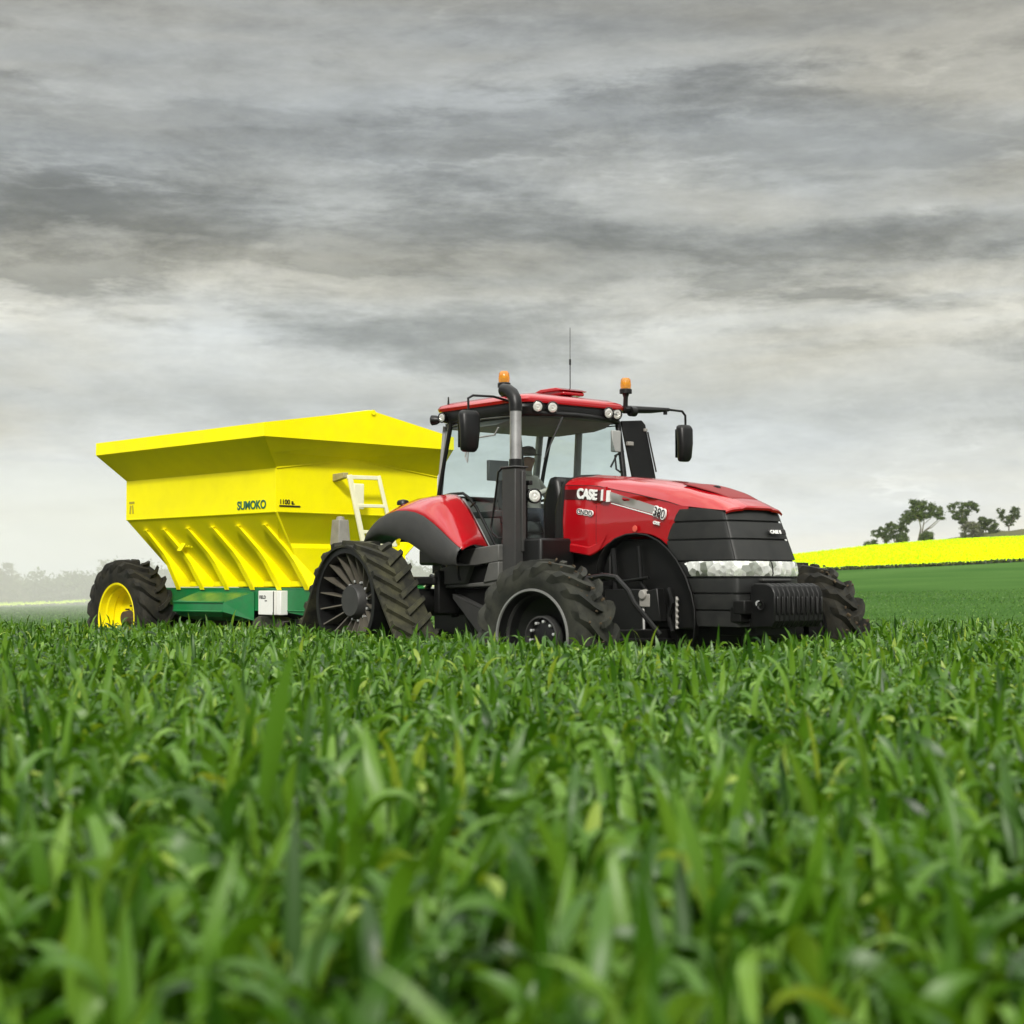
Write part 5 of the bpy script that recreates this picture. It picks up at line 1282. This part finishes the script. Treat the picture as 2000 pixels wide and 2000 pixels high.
add_tree('tree', 'small heart shaped tree with V forked limbs, farthest right on the bank', 1971,
         [[(0, 0, .13, 0), (0, 14, .11, 0), (-10, 28, .07, 0), (-18, 40, .04, 0)], [(0, 14, .1, 0), (8, 28, .07, 0), (14, 44, .04, 0)]],
         [(-16, 44, 8, 8), (-10, 32, 9, 8), (12, 46, 9, 9), (6, 32, 10, 8), (0, 22, 8, 6), (18, 34, 5, 6)], 75, 62, .11, cs=.36, dy=10, dz=1.15)

# left: near grey-olive tree at the picture edge and the far wood
zt_ = float(z_green(np.array([-62.0]), np.array([150.0]))[0])
tree('tree', 'grey olive tree cut by the left picture edge in front of the hazy wood', 'tree', (-58.2, 190, -2.4), [[(0, 0, .2), (0.1, 3, .14), (0.3, 6, .06)], [(0.1, 2.5, .1), (-1.2, 5, .05)]],
     [(-0.6, 5.4, 1.0, 1.0), (0.2, 3.6, 1.4, 1.6), (0.9, 1.8, 1.2, 1.5), (-1.4, 3.4, 1.8, 2.4), (0.9, 4.4, .5, .5), (1.6, .9, .8, 1.0)], 130, 75, .10, M['pale_leaf'], None, .5)
def wood():
    P = []; tn = []
    for k in range(420):
        x = rng.uniform(-175, -8); y = rng.uniform(405, 450)
        h = 8.6 + 1.6 * math.sin(x * .11) + 1.2 * math.sin(x * .37 + 1) + rng.uniform(-1.2, 1.5) + 0.030 * (x + 130); base = -6.4 + 0.3
        for _ in range(8):
            c = np.array([x + rng.normal(0, 1.8), y + rng.normal(0, 1.5), base + h * rng.uniform(.12, 1.0) ** .8])
            q = rng.normal(size=(42, 3)) * np.array([1.0, 1.0, .7]) * .9; P.append(c + q); tn.append(np.clip(rng.uniform(.1, .8) + rng.normal(0, .12, 42), 0, 1))
    o = quads_cloud('woodland', np.concatenate(P), 0, .42, np.concatenate(tn), M['tree_leaf'])
    tag(o, 'distant hazy grey wood along the left horizon', 'wood', kind='stuff')
wood()

o = quads_cloud('field_edge', field_edge(), 0, .13, rng.uniform(0, .7, 16000), M['tree_leaf']); tag(o, 'dark leafy edge where the yellow canola meets the green crop', 'crop edge', kind='stuff')
n = 70000
X = rng.uniform(-60, 100, n); Y = 150 + 116 * rng.uniform(0, 1, n) ** .8; Z = z_canola(X, Y) + rng.uniform(-.05, .12, n)
M['canola_flower'] = leafmat('canola_flower', [(0.0, (0.36, 0.52, 0.004)), (0.3, (0.50, 0.68, 0.001)), (1.0, (0.66, 0.82, 0.0))], rough=.9, trans=.2, tcol=(1, 1, .5), spec=.0)
o = quads_cloud('canola_bloom', np.stack([X, Y, Z], 1), 0, .11, rng.uniform(0, 1, n), M['canola_flower']); tag(o, 'bright yellow canola flower heads across the field', 'flowers', kind='stuff')
# ================================================================== crop
def leaves(n, px, py, pz, h0, az, L_, wd, th0, bend, tw, seg, fold):
    """vectorised arching leaves; returns V (n, seg+1, k, 3)"""
    s = np.linspace(0, 1, seg + 1)[None, :]
    th = th0[:, None] + bend[:, None] * s ** 2.3
    ds = (L_ / seg)[:, None]
    r = np.concatenate([np.zeros((n, 1)), np.cumsum(np.sin(th[:, :-1]) * ds, 1)], 1)
    z = np.concatenate([np.zeros((n, 1)), np.cumsum(np.cos(th[:, :-1]) * ds, 1)], 1)
    a = az[:, None] + tw[:, None] * s
    cx = px[:, None] + r * np.cos(az[:, None] + 0.25 * tw[:, None] * s); cy = py[:, None] + r * np.sin(az[:, None] + 0.25 * tw[:, None] * s); cz = (pz + h0)[:, None] + z
    wp = np.clip(np.sin(np.pi * (0.10 + 0.90 * s) ** 0.75), 0.02, 1) ** 0.8
    hw = wd[:, None] * 0.5 * wp
    sx, sy = -np.sin(a), np.cos(a)
    # leaf-plane normal for folding
    nx, nz = -np.cos(th), np.sin(th)
    roll = tw[:, None] * s * 1.2
    ex = sx * np.cos(roll) + nx * np.cos(az[:, None]) * np.sin(roll)
    ey = sy * np.cos(roll) + nx * np.sin(az[:, None]) * np.sin(roll)
    ez = nz * np.sin(roll)
    C = np.stack([cx, cy, cz], -1); E_ = np.stack([ex, ey, ez], -1) * hw[..., None]
    if fold:
        Nn = np.stack([-np.cos(th) * np.cos(az[:, None]), -np.cos(th) * np.sin(az[:, None]), np.sin(th)], -1) * (hw * 0.35)[..., None]
        return np.stack([C - E_ + Nn, C, C + E_ + Nn], 2)
    return np.stack([C - E_, C + E_], 2)
a_t = PT - math.pi / 2; a_s = PTR - math.pi / 2
def blocked(X, Y):
    """where machinery stands on the ground"""
    bad = np.zeros(len(X), bool)
    for (ox, oy, ang, boxes) in ((TO[0], TO[1], a_t, [(-1.15, 1.2, 1.56, 2.28), (-1.15, 1.2, -2.28, -1.56), (2.4, 3.9, -2.22, -1.62), (2.4, 3.9, 1.62, 2.25)]),
                                 (-1.974, 22.191, a_s, [(-4.5, -2.85, -1.76, -1.2), (-4.5, -2.85, .8, 1.4)])):
        dx, dy = X - ox, Y - oy; lx = dx * math.cos(ang) + dy * math.sin(ang); ly = -dx * math.sin(ang) + dy * math.cos(ang)
        for (x0, x1, y0, y1) in boxes: bad |= (lx > x0) & (lx < x1) & (ly > y0) & (ly < y1)
    return bad
def under(X, Y):
    dx, dy = X - TO[0], Y - TO[1]; lx = dx * math.cos(a_t) + dy * math.sin(a_t); ly = -dx * math.sin(a_t) + dy * math.cos(a_t)
    u1 = (lx > -7) & (lx < 4.6) & (np.abs(ly) < 1.6)
    return u1
VV = []; QQ = []; TT = []; off = 0
def emit(V, tint, k):
    global off
    n, m = V.shape[0], V.shape[1]
    idx = off + np.arange(n * m * k).reshape(n, m, k)
    for c in range(k - 1):
        QQ.append(np.stack([idx[:, :-1, c], idx[:, :-1, c + 1], idx[:, 1:, c + 1], idx[:, 1:, c]], -1).reshape(-1, 4))
    VV.append(V.reshape(-1, 3)); TT.append(np.repeat(tint, m * k)); off += n * m * k
def band(y0, y1, dens, nl, seg, fold, wscale, half=0.40, hscale=1.0, near=False, lsc=1.0):
    area = half * (y1 ** 2 - y0 ** 2) + 4.6 * (y1 - y0)
    n = int(area * dens)
    Y = np.sqrt(rng.uniform(y0 ** 2, y1 ** 2, n)); X = rng.uniform(-1, 1, n) * (half * Y + 2.3)
    # loose drill rows
    ok = ~blocked(X, Y); X, Y = X[ok], Y[ok]; n = len(X)
    H = (1 - 0.30 * sstep(21, 31, Y)) * (rng.normal(0.70, 0.05, n) + 0.035 * np.sin(X * 1.3 + Y * .6) + 0.03 * np.sin(X * .37 - Y * .9)) * hscale
    H = np.where(under(X, Y), H * .86, H)
    pt = rng.uniform(0, 1, n)
    zg = np.where(Y > 29, z_green(X, Y) - 0.40, 0.0)
    zg = np.maximum(zg, 0.0) if y1 < 31 else zg
    for k in range(nl):
        f = (k + 1) / nl
        h0 = H * (0.30 + 0.52 * f) + rng.normal(0, .03, n)
        az = rng.uniform(0, 2 * math.pi, n); L_ = rng.uniform(.14, .30, n) * (1.15 - .2 * f) * lsc
        up = rng.uniform(0, 1, n)
        th0 = np.where(up < .15, rng.uniform(.05, .30, n), rng.uniform(.10, .70, n))
        bend = np.where(up < .15, rng.uniform(.0, .6, n), rng.uniform(1.5, 3.7, n))
        if True:
            tall = rng.uniform(0, 1, n) < 0.035
            L_ = np.where(tall & (f > .9), L_ * 1.5, L_); th0 = np.where(tall, .08, th0); bend = np.where(tall, rng.uniform(.1, 1.4, n), bend)
        wd = rng.uniform(.022, .040, n) * wscale; tw = rng.normal(0, .9, n)
        tint = np.clip(rng.normal(.50, .22, n) + .16 * (pt - .5), 0, .95)
        yel = rng.uniform(0, 1, n); tint = np.where(yel < .00008, 1.0, np.where(yel < .002, rng.uniform(.93, .97, n), tint))
        V = leaves(n, X, Y, zg, h0, az, L_, wd, th0, bend, tw, seg, fold)
        emit(V, tint, 3 if fold else 2)
    # stems
    if near:
        s = np.linspace(0, 1, 3)[None, :]
        cz = zg[:, None] + (H * .85)[:, None] * s; w_ = 0.006
        A = rng.uniform(0, math.pi, n)
        P0 = np.stack([X[:, None] + 0 * s, Y[:, None] + 0 * s, cz], -1); e = np.stack([np.cos(A), np.sin(A), 0 * A], -1)[:, None, :] * w_
        emit(np.stack([P0 - e, P0 + e], 2), rng.uniform(.4, .8, n), 2)
band(0.9, 5.0, 165, 6, 9, True, 1.05, half=.42, near=True, lsc=1.05)
band(5.0, 12.0, 190, 6, 7, True, 0.95, half=.40, near=True, lsc=.9)
band(12.0, 21.0, 210, 5, 6, False, 0.95, half=.40, near=False, lsc=.78)
band(21.0, 31.0, 110, 4, 4, False, 1.05, half=.42, lsc=.8)
crop = raw_mesh('crop', np.concatenate(VV), np.concatenate(QQ), np.concatenate(TT), M['crop'], smooth=True)
tag(crop, 'dense green cereal crop with broad arching leaves filling the foreground', 'crop', kind='stuff')
VV = []; QQ = []; TT = []; off = 0
def far_band(y0, y1, dens, L0, wsc, half=.40):
    n = int(half * (y1 ** 2 - y0 ** 2) * dens)
    Y = np.sqrt(rng.uniform(y0 ** 2, y1 ** 2, n)); X = rng.uniform(-1, 1, n) * (half * Y + 1)
    zg = z_green(X, Y) - 0.05
    az = rng.uniform(0, 2 * math.pi, n); tw = rng.normal(0, .8, n)
    V = leaves(n, X, Y, zg, np.zeros(n), az, rng.uniform(.6, 1.2, n) * L0, rng.uniform(.7, 1.2, n) * wsc, rng.uniform(.1, .9, n), rng.uniform(.3, 1.8, n), tw, 3, False)
    emit(V, np.clip(rng.normal(.45, .18, n), 0, .95), 2)
far_band(29, 46, 190, .10, .022)
far_band(46, 85, 40, .11, .030)
fc = raw_mesh('far_crop', np.concatenate(VV), np.concatenate(QQ), np.concatenate(TT), M['crop'], smooth=True)
tag(fc, 'fine textured green crop on the far slope', 'crop', kind='stuff')

# ================================================================== air
def volume_mat(name, col, dens, aniso=0.0):
    m = bpy.data.materials.new(name); m.use_nodes = True; t = m.node_tree; t.nodes.clear()
    o = t.nodes.new('ShaderNodeOutputMaterial'); v = t.nodes.new('ShaderNodeVolumePrincipled')
    v.inputs['Color'].default_value = (*col, 1); v.inputs['Density'].default_value = dens; v.inputs['Anisotropy'].default_value = aniso
    t.links.new(v.outputs[0], o.inputs['Volume']); return m
b = MB(); b.box((0, 180, 30), (700, 760, 90)); 
hz = b.build('haze', volume_mat('haze_air', (0.95, 0.97, 1.0), 0.00012), smooth=0); hz['kind'] = 'stuff'
# drifting spreader dust behind the trailer, left
b = MB(); prof = []
n = 14
b.lathe([(math.cos(math.pi * k / n), math.sin(math.pi * k / n)) for k in range(n + 1)], (0, 0, 0), 'z', 32)
b.v = [(x * 34 - 26, y * 42 + 82, z * 6.5 + 0.5) for x, y, z in b.v]
du = b.build('dust_cloud', volume_mat('lime_dust_air', (0.97, 0.96, 0.92), 0.013), smooth=60)
tag(du, 'pale spreader dust drifting low over the field behind the trailer', 'dust', kind='stuff')
